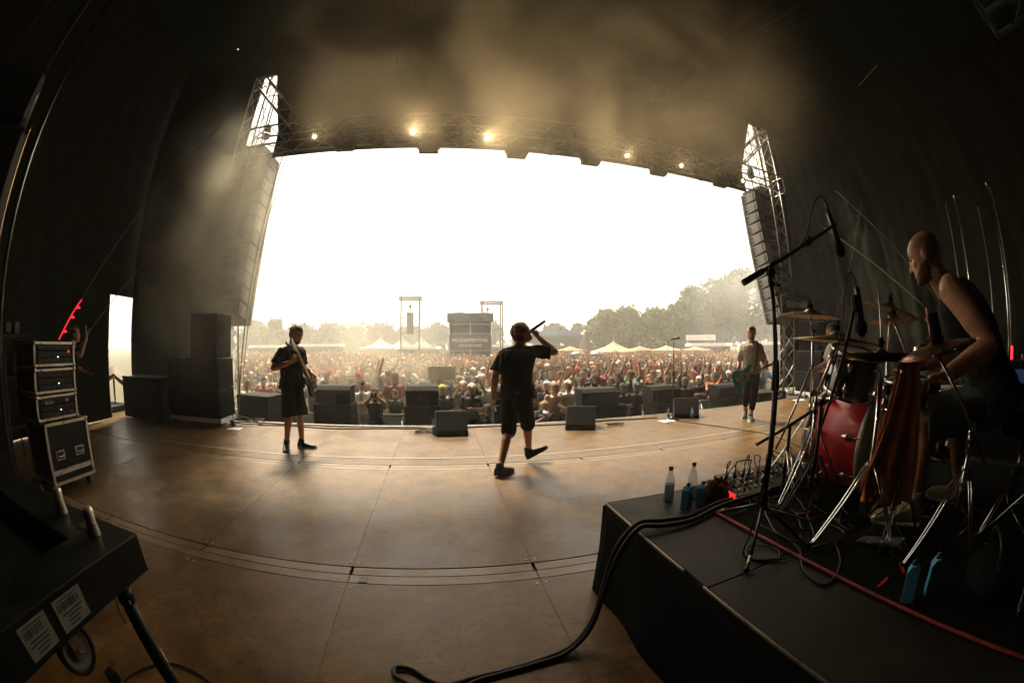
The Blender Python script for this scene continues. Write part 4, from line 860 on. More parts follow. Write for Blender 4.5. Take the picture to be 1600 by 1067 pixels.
# right edge: poles, console, dark clutter
CHP = mat('pole_chrome', (.8, .82, .78), rough=.1, metal=1)
for k, (x, y, z0, z1, r_, m_) in enumerate([(3.93, .79, 1.72, 2.72, .012, CHP), (4.0, .36, 1.72, 2.78, .012, CHP), (4.05, .95, 1.5, 2.7, .006, ALU), (4.02, .55, 1.5, 2.6, .006, ALU), (4.2, .35, 1.5, 2.8, .006, ALU)]):
    o = MB().cyl((0, 0, 0), (0, 0, z1-z0+1.1), r_, n=10).sphere((0, 0, z1-z0+1.1), r_*1.6, 8, 6).build('light_pole', m_); o.location = (x, y, z0-1.1); tag(o, ['bright chrome pole right behind the drummer back', 'bright chrome pole nearest the picture edge behind the drummer', 'dull thin pole left of the bright chrome ones', 'dull thin pole between the two bright chrome ones', 'dull thin pole beyond the outer chrome one'][k], 'pole', 'poles behind the drummer')
t = empty('tech_console', (4.05, .12, 0), R(8), 'dark technician console with a blue screen behind the drummer', 'console')
MB().box((0, 0, .7), (.5, 1.3, 1.2), ch=.02).build('cabinet', CASEP, t); MB().box((-.26, .1, 1.24), (.02, .5, .1)).build('screen', mat('blue_screen', (.01, .02, .05), emit=(.1, .2, .5), estr=.02), t); MB().box((-.2, 0, 1.33), (.16, 1.2, .05), ch=.01).build('shelf', BLACKM, t)
for k in range(6): MB().cyl((-.2, -.3+k*.13, 1.35), (-.2, -.3+k*.13, 1.40+.04*(k % 3)), .014, n=8).build('fitting', STEEL if k % 2 else BLACKM, t)
MB().cyl((-.22, .22, 1.36), (-.22, .22, 1.46), .014, n=8).build('red_lamp', mat('red_lamp_glow', (.6, .02, .02), emit=(1, .03, .05), estr=.5), t)
t = empty('gear_bag', (1.68, .02, RZ+.012), R(25), 'dark padded gear bag on the rug near the picture corner', 'bag')
MB().sphere((0, 0, .07), .15, 20, 12, (1.3, .8, .55)).build('bag_body', FELT, t); MB().tube(spline([(-.12, 0, .12), (-.08, .02, .22), (.08, .02, .22), (.12, 0, .12)], 5), .01, 6).build('strap', BLACKM, t)
COP = mat('copper_fitting', (.5, .22, .12), rough=.3, metal=1)
for k, (x, y) in enumerate([(1.8, .12), (1.95, .1)]):
    o = MB().lathe([(0, 0), (.02, 0), (.028, .02), (.024, .05), (.015, .06), (0, .06)], 14).build('copper_fitting', COP); o.location = (x, y, RZ+.2*0+.012); tag(o, ['copper coloured fitting next to the gear bag', 'second copper coloured fitting farther from the gear bag'][k], 'fitting')
t = empty('cymbal_stand', (2.0, -.18, RZ), 0, 'black stand with chrome joints at the far edge behind the drummer', 'stand'); tripod(t, 0, .4, .42, 1.2, CHROME); MB().cyl((0, 0, .05), (0, 0, .75), .014, n=10).build('pole', CHROME, t); MB().cyl((0, 0, .6), (0, 0, .66), .022, n=10).build('red_memory_lock', RED, t)
t = empty('drum_stick_case', (2.5, .55, RZ+.01), 0, 'tangle of dark leads and clips on the rug behind the pedals', 'leads')
MB().tube(spline([(random.Random(i).uniform(-.3, .3), random.Random(i+50).uniform(-.35, .1), .01+.03*random.Random(i+9).random()) for i in range(14)], 5), .005, 5).build('lead', RUBBER, t)
for k in range(6): MB().box((random.Random(k+1).uniform(-.3, .3), random.Random(k+60).uniform(-.35, .1), .02), (.03, .012, .012), rz(k)).build('clip', STEEL, t)

# ------------------------------------------------------------------ people: solids fused by a voxel remesh into continuous figures
class Solid(MB):
    def cap(s, a, b, ra, rb, n=14):
        a, b = Vector(a), Vector(b); s.cyl(a, b, ra, rb, n); s.sphere(a, ra, n, 8); s.sphere(b, rb, n, 8); return s
    def loft(s, rings, n=24, pw=2.3):       # ring: (centre, u, v, ru, rv)
        P = []
        for (c, u, v, ru, rv) in rings:
            c, u, v = Vector(c), Vector(u), Vector(v)
            for i in range(n):
                a = 2*math.pi*i/n; ca, sa = math.cos(a), math.sin(a)
                P.append(c+u*ru*math.copysign(abs(ca)**(2/pw), ca)+v*rv*math.copysign(abs(sa)**(2/pw), sa))
        k = len(rings); F = [(i*n+j, i*n+(j+1) % n, (i+1)*n+(j+1) % n, (i+1)*n+j) for i in range(k-1) for j in range(n)]
        F += [tuple(range(n))[::-1], tuple(range((k-1)*n, k*n))]
        return s.add(P, F)
def remesh(sol, voxel, name, smooth=3, sfac=.5, wrinkle=0, wscale=9, seed=0, adaptivity=0):
    me = sol.mesh('tmp'); bm = bmesh.new(); bm.from_mesh(me); bmesh.ops.recalc_face_normals(bm, faces=bm.faces); bm.to_mesh(me); bm.free()
    o = bpy.data.objects.new('tmp', me); COL.objects.link(o)
    m = o.modifiers.new('r', 'REMESH'); m.mode = 'VOXEL'; m.voxel_size = voxel; m.adaptivity = adaptivity; m.use_smooth_shade = True
    if smooth: q = o.modifiers.new('s', 'SMOOTH'); q.factor = sfac; q.iterations = smooth
    dg = bpy.context.evaluated_depsgraph_get(); dg.update()
    out = bpy.data.meshes.new_from_object(o.evaluated_get(dg)); out.name = name; bpy.data.objects.remove(o); bpy.data.meshes.remove(me)
    if wrinkle:
        N = [v.normal.copy() for v in out.vertices]
        for v, n_ in zip(out.vertices, N):
            p = v.co; d = abs(mnoise.noise((p.x*wscale*1.3+p.z*3+seed, p.y*wscale, p.z*wscale*.75)))*2-.5+.6*mnoise.noise((p.x*wscale*2.4, p.y*wscale*2+seed, p.z*wscale*1.2))
            v.co = p+n_*wrinkle*d
    out.polygons.foreach_set('use_smooth', [True]*len(out.polygons))
    return out
def put(me, name, m, parent):
    me.materials.clear(); me.materials.append(m); me.name = name; o = bpy.data.objects.new(name, me); COL.objects.link(o); o.parent = parent; return o
HEAD = [(0.0, .07, .01, .026), (.05, .089, -.024, .044), (.13, .0945, -.045, .055), (.22, .093, -.064, .061), (.33, .0935, -.085, .066), (.44, .0945, -.102, .070), (.52, .0895, -.112, .073), (.59, .098, -.117, .0755), (.70, .096, -.119, .0785), (.80, .086, -.114, .0765), (.89, .064, -.097, .065), (.96, .034, -.066, .046), (1.0, .0, -.03, .018)]
def head_frame(c, fwd, up):
    f = Vector(fwd).normalized(); u = Vector(up); u = (u-f*u.dot(f)).normalized(); return f, f.cross(u).normalized(), u     # forward, right, up
def add_head(s, c, fwd, up, H=.238, grow=0, hmin=0, detail=True):
    f, r, u = head_frame(c, fwd, up); c = Vector(c); k = H/.235; rings = []
    for (h, fr, bk, hw) in HEAD:
        if h < hmin: continue
        fr, bk, hw = (fr+grow)*k, (bk-grow)*k, (hw*1.2+grow)*k
        rings.append((c+u*(h-.5)*(H+2*grow)+f*(fr+bk)/2, r, f, hw, (fr-bk)/2))
    s.loft(rings, 28, 2.25)
    if detail:
        P = lambda x, y, h: c+r*x*k+f*y*k+u*(h-.5)*H
        s.cap(P(0, .093, .57), P(0, .112, .36), .007*k, .0105*k, 10); s.sphere(P(.0105, .1, .355), .0075*k, 8, 6); s.sphere(P(-.0105, .1, .355), .0075*k, 8, 6)
        s.cap(P(-.035, .085, .595), P(.035, .085, .595), .0085*k, .0085*k, 8)
        s.cap(P(-.02, .0925, .232), P(.02, .0925, .232), .006*k, .006*k, 8); s.cap(P(-.017, .092, .205), P(.017, .092, .205), .0065*k, .0065*k, 8)
        s.sphere(P(0, .083, .075), .017*k, 10, 8)
        for q in (-1, 1):
            M = Matrix((r*q, f, u)).transposed()
            s.sphere(P(q*.088, -.01, .47), .032*k, 12, 8, (.3, .62, 1.0), M); s.sphere(P(q*.05, .065, .42), .02*k, 10, 6)
def add_hand(s, w, d, n, side, curl=.5, spread=.1, scale=1.0, curls=None, thumb=.5):
    # w wrist, d direction, n palm normal (towards what is held), side thumb side (+1: d x n ... )
    w, d, n = Vector(w), Vector(d).normalized(), Vector(n); n = (n-d*n.dot(d)).normalized(); t = d.cross(n).normalized()*side
    k = scale; R3 = Matrix((t, d, n)).transposed()
    s.loft([(w+d*q*k, t, n, a*k, b*k) for q, a, b in ((-.005, .024, .017), (.03, .036, .016), (.065, .042, .0145), (.092, .04, .012))], 16, 2.6)
    L = [(.024, .043, .026, .021), (.008, .048, .03, .022), (-.009, .045, .028, .021), (-.026, .036, .022, .018)]
    for i, (x, a, b, c) in enumerate(L):
        cu = (curls[i] if curls else curl); p = w+d*.088*k+t*x*k; dd = (d+t*x*spread*20*.1).normalized(); r_ = (.0092, .0092, .0088, .0078)[i]*k
        ang = cu*.9
        for seg, (ln, rr) in enumerate(((a, 1), (b, .93), (c, .85))):
            ax = t*1.0; dd = (Matrix.Rotation(ang*(1 if seg else .8), 3, ax) @ dd) if dd.dot(n) < .99 else dd
            if seg == 0:
                e1 = (Matrix.Rotation(ang, 3, t) @ d); e2 = (Matrix.Rotation(-ang, 3, t) @ d); sg = 1 if e1.dot(n) > e2.dot(n) else -1
                dd = (Matrix.Rotation(sg*ang*.8, 3, t) @ (d+t*x*spread*2).normalized())
            else: dd = Matrix.Rotation(sg*ang, 3, t) @ dd0
            dd0 = dd; q = p+dd*ln*k; s.cap(p, q, r_*rr, r_*rr*.93, 10); p = q
    p = w+d*.022*k+t*.026*k; dd = (d*.65+t*.7+n*.25).normalized(); q = p+dd*.042*k; s.cap(p, q, .0125*k, .0105*k, 10)
    dd = (dd*(1-thumb)+(d*.8+n*.5)*thumb).normalized(); e = q+dd*.034*k; s.cap(q, e, .0102*k, .0092*k, 10); s.cap(e, e+(dd+n*.3*thumb).normalized()*.026*k, .0092*k, .008*k, 10)
def torso_rings(J, sc=1.0, grow=0.0, lo=0.0, hi=1.0, chest=1.0):
    pel, ch, nk = Vector(J['pelvis']), Vector(J['chest']), Vector(J['neck']); hx = (Vector(J['hipR'])-Vector(J['hipL'])).normalized(); sx = (Vector(J['shR'])-Vector(J['shL'])).normalized()
    T = [(-.10, .135, .10), (0, .168, .118), (.10, .166, .116), (.24, .146, .1), (.4, .15, .104), (.58, .168, .118), (.74, .178, .122), (.86, .172, .108), (.95, .12, .085), (1.02, .065, .064)]
    out = []
    for (t_, a, b) in T:
        if t_ < lo-1e-6 or t_ > hi+1e-6: continue
        p = pel.lerp(ch, t_/.55) if t_ < .55 else ch.lerp(nk, (t_-.55)/.45)
        x = hx.lerp(sx, max(0, min(1, t_))).normalized(); ax = (ch-pel).normalized() if t_ < .4 else (nk-pel).normalized(); x = (x-ax*x.dot(ax)).normalized(); y = ax.cross(x).normalized()
        out.append((p, x, y, a*sc*chest+grow, b*sc*chest+grow))
    return out
def foot(s, ank, toe_dir, L=.27, wid=.048, h=.09, up=(0, 0, 1), grow=0):
    a, f, u = Vector(ank), Vector(toe_dir).normalized(), Vector(up); u = (u-f*u.dot(f)).normalized(); r = f.cross(u).normalized(); b = a-u*h
    R_ = [(-.25, .55, .55), (-.22, .8, .9), (-.1, .85, 1.05), (.05, .86, .98), (.25, .97, .86), (.45, 1.08, .7), (.62, 1.02, .6), (.72, .8, .48), (.76, .45, .3)]
    s.loft([(b+f*t_*L+u*hh*h*.5, r, u, wid*w_+grow, hh*h*.5+grow) for t_, w_, hh in R_], 20, 2.8)
def shoe(ank, toe_dir, parent, m, sole_m, up=(0, 0, 1), name='shoe', vx=.008, L=.31, laces=None):
    s = Solid(); foot(s, ank, toe_dir, L, .055, .1, up); a, f, u = Vector(ank), Vector(toe_dir).normalized(), Vector(up); u = (u-f*u.dot(f)).normalized(); r = f.cross(u).normalized()
    s.cap(a-f*.02-u*.05, a-f*.012+u*.012, .052, .05); o = put(remesh(s, vx, 'shoe', 2), name, m, parent)
    q = Solid(); b = a-u*.1; q.loft([(b+f*t_*L+u*(.006+lift), r, u, .055*w_+.005, .014) for t_, w_, lift in ((-.255, .55, .002), (-.22, .82, 0), (0, .86, 0), (.2, .93, 0), (.45, 1.06, 0), (.62, 1.02, .002), (.74, .7, .006), (.775, .3, .01))], 20, 2.8)
    put(q.mesh('sole'), 'sole', sole_m, o)
    if laces:
        lb = MB()
        for i in range(4):
            p = a+f*(.045+.026*i)-u*(.012+.016*i); lb.tube([p-r*.024+u*.004, p+u*.016, p+r*.024+u*.004], .0035, 5)
        lb.tube(spline([a+f*.04+u*.0, a+f*.05+r*.04+u*.03, a+f*.07+r*.05-u*.02], 4), .003, 5); lb.tube(spline([a+f*.04+u*.0, a+f*.05-r*.04+u*.03, a+f*.08-r*.055-u*.03], 4), .003, 5)
        put(lb.mesh('laces'), 'laces', laces, o)
    return o
def limbs(s, J, k=1.0, arms=True, legs=True):
    for q in 'LR':
        if arms:
            sh, el, wr = [Vector(J[n_+q]) for n_ in ('sh', 'el', 'wr')]
            s.sphere(sh, .06*k, 14, 10); s.cap(sh, sh.lerp(el, .25), .06*k, .057*k); s.cap(sh.lerp(el, .25), sh.lerp(el, .55), .055*k, .054*k); s.cap(sh.lerp(el, .55), el, .053*k, .04*k); s.cap(el, el.lerp(wr, .22), .041*k, .0465*k); s.cap(el.lerp(wr, .22), el.lerp(wr, .6), .0465*k, .037*k); s.cap(el.lerp(wr, .6), wr, .037*k, .0265*k)
        if legs:
            hp, kn, an = [Vector(J[n_+q]) for n_ in ('hip', 'kn', 'an')]
            s.cap(hp, hp.lerp(kn, .5), .092*k, .078*k); s.cap(hp.lerp(kn, .5), kn, .078*k, .056*k)
            d = (an-kn); side = d.normalized().cross((kn-hp).normalized()); bk = Vector(J.get('calf'+q, J.get('calf', (0, -1, 0)))).normalized()*.014
            s.cap(kn, kn.lerp(an, .3)+bk, .055*k, .058*k); s.cap(kn.lerp(an, .3)+bk, an, .057*k, .036*k)
SKIN = mat('skin', (.40, .22, .14), (.46, .26, .17), 8, .5, bump=.05, bscale=200, spec=.4)
SKINT = mat('tanned_skin', (.33, .15, .085), (.43, .21, .125), 22, .48, bump=.12, bscale=120, spec=.45, rvar=.1)
EYE = mat('eye_dark', (.02, .015, .012), rough=.2)
TEEB = mat('black_tshirt', (.008, .009, .008), (.013, .013, .012), 20, .95, spec=.15, bump=.15, bscale=500)
SHORTB = mat('black_shorts', (.008, .009, .008), (.012, .013, .012), 16, .95, spec=.15, bump=.15, bscale=400)
SHOEB = mat('black_shoe', (.012, .012, .012), rough=.55)
def person(name, loc, a, label, J, skin=SKIN, shirt=None, shorts=None, shoes=None, hair=None, vox=.0075, hands=None, feet=None, H=.248, group=None, cat='person', tank=False, beard=None, k=1.0, chest=1.0, nw=1.0, scalp=None):
    t = empty(name, loc, a, label, cat, group)
    s = Solid(); s.loft(torso_rings(J, chest=chest), 24); nk = Vector(J['neck']); hd = Vector(J['head']); f, r, u = head_frame(hd, J['face'], J.get('headup', (0, 0, 1)))
    s.cap(nk-Vector((0, 0, .02)), hd-u*.06-f*.02, .066*nw, .063*nw); s.cap(nk, Vector(J['shL']).lerp(nk, .1)+Vector((0, 0, .012)), .06, .042); s.cap(nk, Vector(J['shR']).lerp(nk, .1)+Vector((0, 0, .012)), .06, .042)
    add_head(s, hd, J['face'], J.get('headup', (0, 0, 1)), H); limbs(s, J, k, True, False); limbs(s, J, 1.0, False, True)
    for q in 'LR':
        hs = (hands or {}).get(q, dict(d=Vector(J['wr'+q])-Vector(J['el'+q]), n=(0, 1, 0), curl=.35)); sd = hs.get('side', 1)
        add_hand(s, J['wr'+q], hs['d'], hs['n'], sd, hs.get('curl', .4), hs.get('spread', .1), 1.0, hs.get('curls'), hs.get('thumb', .5))
        ff = (feet or {}).get(q, {}); foot(s, J['an'+q], ff.get('d', (0, 1, 0)), .22, .034, .072, ff.get('up', (0, 0, 1)))
    bo = put(remesh(s, vox, 'body', 3, .4), 'body', skin, t)
    if beard or scalp:
        me = bo.data; C = np.zeros(len(me.polygons)*3); me.polygons.foreach_get('center', C); C = C.reshape(-1, 3)-np.array(hd); k_ = H/.235
        X, Y, Z = np.abs(C @ np.array(r))/k_, (C @ np.array(f))/k_, (C @ np.array(u))/H+.5
        inh = (X < .13) & (Y > -.16) & (Y < .14) & (Z > -.06) & (Z < 1.1); w_ = .02*np.sin(C[:, 0]*240+C[:, 2]*190)
        mi = np.zeros(len(C), np.int32)
        if scalp: mi[inh & ((Z > .66+w_+.06*(Y > .07)) | ((Y < -.03) & (Z > .34)))] = 2
        if beard:
            lip = (X < .024) & (Z > .185) & (Z < .255)
            mi[inh & (Z < .20+.17*np.clip((.085-Y)/.08, 0, 1)+w_*.6) & (Y > -.012+w_*.4) & ~lip & (Z > -.02)] = 1; mi[inh & (Z > .265) & (Z < .3) & (X < .026) & (Y > .08)] = 1
            mi[inh & (Z > .6) & (Z < .645) & (X > .012) & (X < .05) & (Y > .06)] = 1
        me.materials.append(beard or skin); me.materials.append(scalp or skin); me.polygons.foreach_set('material_index', mi)
    for q in (-1, 1):
        e = MB(); M = Matrix((r, f, u)).transposed(); e.sphere(hd+r*q*.032+f*.087*H/.235+u*.012*H/.235, .0115, 10, 8, (1.15, .6, .7), M); e.build('eye', EYE, t)
    if shirt:
        m_, sl, hem, ease = shirt['m'], shirt.get('sleeve', .55), shirt.get('hem', -.1), shirt.get('ease', .022); c = Solid()
        rg_ = torso_rings(J, 1.0, ease, hem, .96, chest); 
        rg_[0] = (rg_[0][0], rg_[0][1], rg_[0][2], rg_[1][3]+shirt.get('flare', .01), rg_[1][4]+shirt.get('flare', .01)+.008); c.loft(rg_, 26)
        for q in 'LR':
            sh, el = Vector(J['sh'+q]), Vector(J['el'+q])
            if not tank:
                c.sphere(sh+(nk-sh)*.06-Vector((0, 0, .008)), .056+ease*.5, 14, 10); c.cyl(sh+(nk-sh)*.05, sh.lerp(el, sl), .056+ease*.55, .056+ease*.75+shirt.get('sflare', .008)*.6, 16); c.cap(nk-Vector((0, 0, .015)), sh.lerp(nk, .12)-Vector((0, 0, .01)), .066, .044+ease*.5)
            else: c.cap(Vector(J['neck'])-Vector((0, 0, .03)), sh.lerp(nk, .34)+Vector((0, 0, .006)), .062, .06)
        put(remesh(c, vox*1.25, 'shirt', 3, .5, shirt.get('wrinkle', .008), shirt.get('wscale', 7), 3), 'tank_top' if tank else 't_shirt', m_, t)
    if shorts:
        c = Solid(); c.loft(torso_rings(J, 1.0, .014, -.1, .24), 24); e_ = shorts.get('ease', .03)
        for q in 'LR':
            hp, kn, an = [Vector(J[n_+q]) for n_ in ('hip', 'kn', 'an')]
            ln = shorts.get('len', .95)
            if ln <= 1: c.sphere(hp, .1, 14, 10); c.cyl(hp, hp.lerp(kn, ln), .1, .078+e_, 18)
            else:
                end = kn.lerp(an, ln-1); c.cap(hp, kn, .1, .066+e_*.6); c.cyl(kn, end, .066+e_*.5, .047+e_*.5, 18)
        put(remesh(c, vox*1.25, 'shorts', 3, .5, shorts.get('wrinkle', .007), 8, 8), shorts.get('name', 'shorts'), shorts['m'], t)
    if shoes:
        for q in 'LR':
            ff = (feet or {}).get(q, {}); shoe(J['an'+q], ff.get('d', (0, 1, 0)), t, shoes['m'], shoes['sole'], ff.get('up', (0, 0, 1)), laces=shoes.get('laces'))
    if hair:
        c = Solid(); g = hair.get('grow', .012); P = lambda x, y, h: hd+r*x+f*y+u*(h-.5)*H
        c.sphere(P(0, -.012, .66), .1, 24, 16, ((.09+g)/.1, (.105+g)/.1, (.09+g)/.1), Matrix((r, f, u)).transposed())
        c.sphere(P(0, -.045, .45), .07, 20, 14, ((.078+g)/.07, (.068+g)/.07, .085/.07), Matrix((r, f, u)).transposed())
        if hair.get('quiff'): c.sphere(P(0, .05, .93), .05, 16, 12, (1.2, .9, .6), Matrix((r, f, u)).transposed())
        put(remesh(c, .007, 'hair', 1, .4, hair.get('rough', .006), 40, 2), hair.get('name', 'hair'), hair['m'], t)
    return t
CALL = dict
# guitarist: left-handed, turned three-quarters towards the camera
Jg = dict(pelvis=(0, 0, .95), chest=(.0, .0, 1.25), neck=(.0, .03, 1.5), head=(-.02, .1, 1.665), face=(-.12, .9, -.38), headup=(0, .3, 1), shL=(-.185, .02, 1.435), shR=(.185, .02, 1.435),
          elL=(-.28, -.06, 1.18), wrL=(-.27, .17, 1.1), elR=(.36, .03, 1.2), wrR=(.2, .25, 1.28), hipL=(-.09, 0, .92), hipR=(.09, 0, .92), knL=(-.1, .05, .5), anL=(-.1, .03, .1), knR=(.11, .04, .5), anR=(.14, -.05, .12))
DARKHAIR = mat('dark_hair', (.03, .02, .014), (.015, .01, .008), 60, .6)
gt = person('person', (-2.2, 5.68, 0), R(-122), 'guitarist in black t-shirt and shorts looking down at the guitar', Jg, chest=1.08, k=1.08, shirt=dict(m=TEEB, sleeve=.75, ease=.03, hem=-.1), shorts=dict(m=SHORTB, len=1.0, ease=.045), shoes=dict(m=SHOEB, sole=WHITE), hair=dict(m=DARKHAIR, grow=.008), beard=DARKHAIR,
            hands=dict(L=dict(d=(-.2, .75, -.55), n=(.6, -.1, -.5), curl=.7, side=1), R=dict(d=(-.35, .3, .55), n=(-.3, -.85, .1), curl=1.0, side=-1)), feet=dict(L=dict(d=(-.55, .85, 0)), R=dict(d=(.6, .7, -.22), up=(0, .25, 1))))
# singer: walking away towards the audience, microphone raised
Js = dict(pelvis=(.02, .0, .93), chest=(.0, .0, 1.22), neck=(-.01, .05, 1.47), head=(.035, .1, 1.645), face=(.75, .62, .42), headup=(-.12, -.1, 1), shL=(-.18, .02, 1.4), shR=(.18, .06, 1.43),
          elL=(-.26, -.03, 1.12), wrL=(-.32, .05, .86), elR=(.42, .2, 1.42), wrR=(.2, .26, 1.6), hipL=(-.085, 0, .9), hipR=(.09, .0, .9), knL=(-.07, -.08, .49), anL=(-.07, -.36, .12), knR=(.07, .22, .52), anR=(.06, .3, .17), calfL=(0, -1, .3), calfR=(0, -1, 0))
REDHAIR = mat('red_tinted_hair', (.16, .03, .015), (.06, .016, .01), 50, .6)
sg = person('person', (.9, 4.76, 0), R(-30), 'singer in black t-shirt walking across the stage with a microphone raised', Js, chest=1.08, k=1.08, shirt=dict(m=TEEB, sleeve=.75, ease=.03, hem=-.1, flare=.03, sflare=.02, wrinkle=.012), shorts=dict(m=SHORTB, len=1.02, ease=.05), shoes=dict(m=SHOEB, sole=SHOEB), hair=dict(m=REDHAIR, grow=.012, rough=.009),
            hands=dict(L=dict(d=(-.1, .15, -.9), n=(.9, .3, 0), curl=.35, spread=.5, side=1), R=dict(d=(-.5, -.15, .55), n=(-.1, -.6, -.3), curl=1.05, side=1)), feet=dict(L=dict(d=(.25, .95, -.05)), R=dict(d=(.75, .55, .42), up=(-.3, -.1, .9))))
# a faded print on the back of the singer's shirt
# bassist: walking towards the camera
Jb = dict(pelvis=(0, 0, .97), chest=(0, .0, 1.28), neck=(0, .02, 1.53), head=(0, .07, 1.715), face=(0.03, 1, -.12), shL=(-.175, .01, 1.455), shR=(.175, .01, 1.455), elL=(-.26, .0, 1.17), wrL=(-.28, .24, 1.07), elR=(.25, -.05, 1.16), wrR=(.29, .12, .95),
          hipL=(-.09, 0, .93), hipR=(.09, 0, .93), knL=(-.07, .15, .52), anL=(-.03, .14, .1), knR=(.1, .05, .52), anR=(.09, -.16, .17))
KHAKI = mat('khaki_tshirt', (.4, .35, .27), (.33, .285, .215), 7, .9, bump=.2, bscale=400)
GINGER = mat('ginger_hair', (.22, .1, .04), (.14, .06, .025), 50, .6)
bs = person('person', (5.87, 6.05, 0), R(137), 'bassist in a loose khaki t-shirt and cropped dark trousers walking forward', Jb, shirt=dict(m=KHAKI, sleeve=.95, ease=.03, hem=-.1, flare=.02, sflare=.02, wrinkle=.012), shorts=dict(m=SHORTB, len=1.72, ease=.035, name='trousers'), shoes=dict(m=SHOEB, sole=WHITE), hair=dict(m=GINGER, grow=.01, quiff=True), beard=GINGER,
            hands=dict(L=dict(d=(-.3, .5, .5), n=(.3, -.5, .4), curl=.9, side=1), R=dict(d=(.0, .5, -.75), n=(-.8, .2, -.2), curl=.6, side=-1)), feet=dict(L=dict(d=(-.1, 1, 0)), R=dict(d=(.1, .9, -.4), up=(0, .4, .9))))
# drummer: seated, leaning over the kit, seen from his left
Jd = dict(pelvis=(0, 0, 1.21), chest=(-.02, .17, 1.49), neck=(-.06, .36, 1.755), head=(-.12, .475, 1.905), face=(-.22, .92, -.30), headup=(0, .3, .95), shL=(-.235, .29, 1.72), shR=(.14, .37, 1.715), elL=(-.31, .04, 1.47), wrL=(-.42, .28, 1.355), elR=(.26, .42, 1.42), wrR=(.08, .6, 1.36),
          hipL=(-.1, .05, 1.2), hipR=(.1, .05, 1.2), knL=(-.25, .45, 1.13), anL=(-.27, .42, .72), knR=(.22, .42, 1.12), anR=(.2, .24, .72), calfL=(0, -1, 0), calfR=(0, -1, 0))
dr = person('person', (2.32, .255, .01), 0, 'bald bearded drummer in a black tank top leaning over the drum kit', Jd, skin=SKINT, k=1.26, chest=1.2, nw=1.12, scalp=mat('shaved_scalp', (.2, .095, .055), (.26, .13, .08), 40, .55), shirt=dict(m=TEEB, ease=.02, hem=-.1, wrinkle=.006), tank=True, shorts=dict(m=mat('dark_teal_shorts', (.012, .022, .022), (.018, .03, .03), 14, .9, bump=.2, bscale=300), len=.93, ease=.04), shoes=dict(m=mat('tan_sneaker', (.22, .17, .1), (.15, .11, .06), 14, .8), sole=mat('cream_sole', (.45, .4, .3), rough=.7), laces=mat('cream_lace', (.6, .5, .33), rough=.8)), vox=.0055, H=.245,
            beard=mat('short_beard', (.07, .03, .016), (.11, .05, .028), 90, .8), hands=dict(L=dict(d=(-.25, .75, -.1), n=(.1, .1, -1), curl=.75, side=-1), R=dict(d=(-.5, .6, -.2), n=(-.2, 0, -1), curl=.9, side=1)), feet=dict(L=dict(d=(-.3, .9, -.05)), R=dict(d=(.0, 1, 0))))
b = MB(); b.lathe([(.034, -.014), (.037, -.012), (.037, .012), (.034, .014)], 20, (-.40, .235, 1.372), (Vector((-.42, .28, 1.355))-Vector((-.30, .05, 1.46))).to_track_quat('Z', 'Y').to_matrix()); b.build('wristband', mat('teal_wristband', (.03, .14, .13), rough=.6), dr)
b = MB(); b.sphere((-.202, .445, 1.9), .011, 10, 8); b.tube(spline([(-.202, .445, 1.9), (-.19, .41, 1.86), (-.14, .33, 1.82), (-.09, .25, 1.75), (-.05, .18, 1.69)], 5), .0025, 5); b.build('earpiece', RUBBER, dr)
for q in 'LR':
    s_ = Solid(); an = Vector(Jd['an'+q]); s_.cyl(an+Vector((0, 0, -.02)), an+Vector((0, -.005, .07)), .043, .044, 14); put(remesh(s_, .008, 'sock', 1), 'sock', mat('grey_sock', (.4, .38, .33), rough=.95), dr)
# drum stick in the near hand
o = MB().cyl((0, 0, 0), (.16, .33, .03), .0075, .005, n=8).sphere((.16, .33, .03), .008, 8, 6).build('drum_stick', mat('pale_stick', (.5, .36, .2), rough=.5)); o.location = (1.84, .565, 1.34); tag(o, 'pale drum stick held over the snare by the drummer', 'drum stick')
# crew at the back left holding up a phone, and by the timer stack
Jc = dict(pelvis=(0, 0, .95), chest=(0, 0, 1.25), neck=(0, .02, 1.5), head=(0, .06, 1.67), face=(0, 1, .05), shL=(-.19, 0, 1.43), shR=(.19, 0, 1.43), elL=(-.26, .08, 1.16), wrL=(-.2, .26, 1.1), elR=(.3, .2, 1.36), wrR=(.24, .32, 1.6), hipL=(-.09, 0, .92), hipR=(.09, 0, .92), knL=(-.1, .03, .5), anL=(-.11, 0, .1), knR=(.1, .03, .5), anR=(.12, .0, .1))
cw = person('person', (-5.85, 4.1, 0), R(-40), 'crew member in dark clothes behind the racks raising a phone', Jc, skin=SKINT, shirt=dict(m=TEEB, sleeve=.7), shorts=dict(m=SHORTB, len=1.8, name='trousers'), shoes=dict(m=SHOEB, sole=SHOEB), hair=dict(m=DARKHAIR), vox=.012, hands=dict(R=dict(d=(0, .1, 1), n=(0, 1, 0), curl=.6)))
o = MB().box((0, 0, 0), (.075, .01, .15), ch=.004).build('phone', mat('white_phone', (.5, .48, .44), rough=.3)); o.location = (-5.5, 4.2, 1.72); o.rotation_euler = (0, 0, R(-40)); tag(o, 'pale phone held up by the crew member behind the racks', 'phone')
Jc2 = dict(Jc); Jc2.update(elR=(.27, .05, 1.16), wrR=(.2, .25, 1.12))
cw = person('person', (5.75, 3.8, 0), R(62), 'stagehand with a dark cap and pale shirt seen between the cymbals', Jc2, shirt=dict(m=mat('pale_grey_shirt', (.32, .3, .26), rough=.9), sleeve=.7), shorts=dict(m=SHORTB, len=1.8, name='trousers'), shoes=dict(m=SHOEB, sole=SHOEB), hair=dict(m=mat('dark_cap', (.02, .02, .02), rough=.8), name='cap', rough=.001), vox=.012)

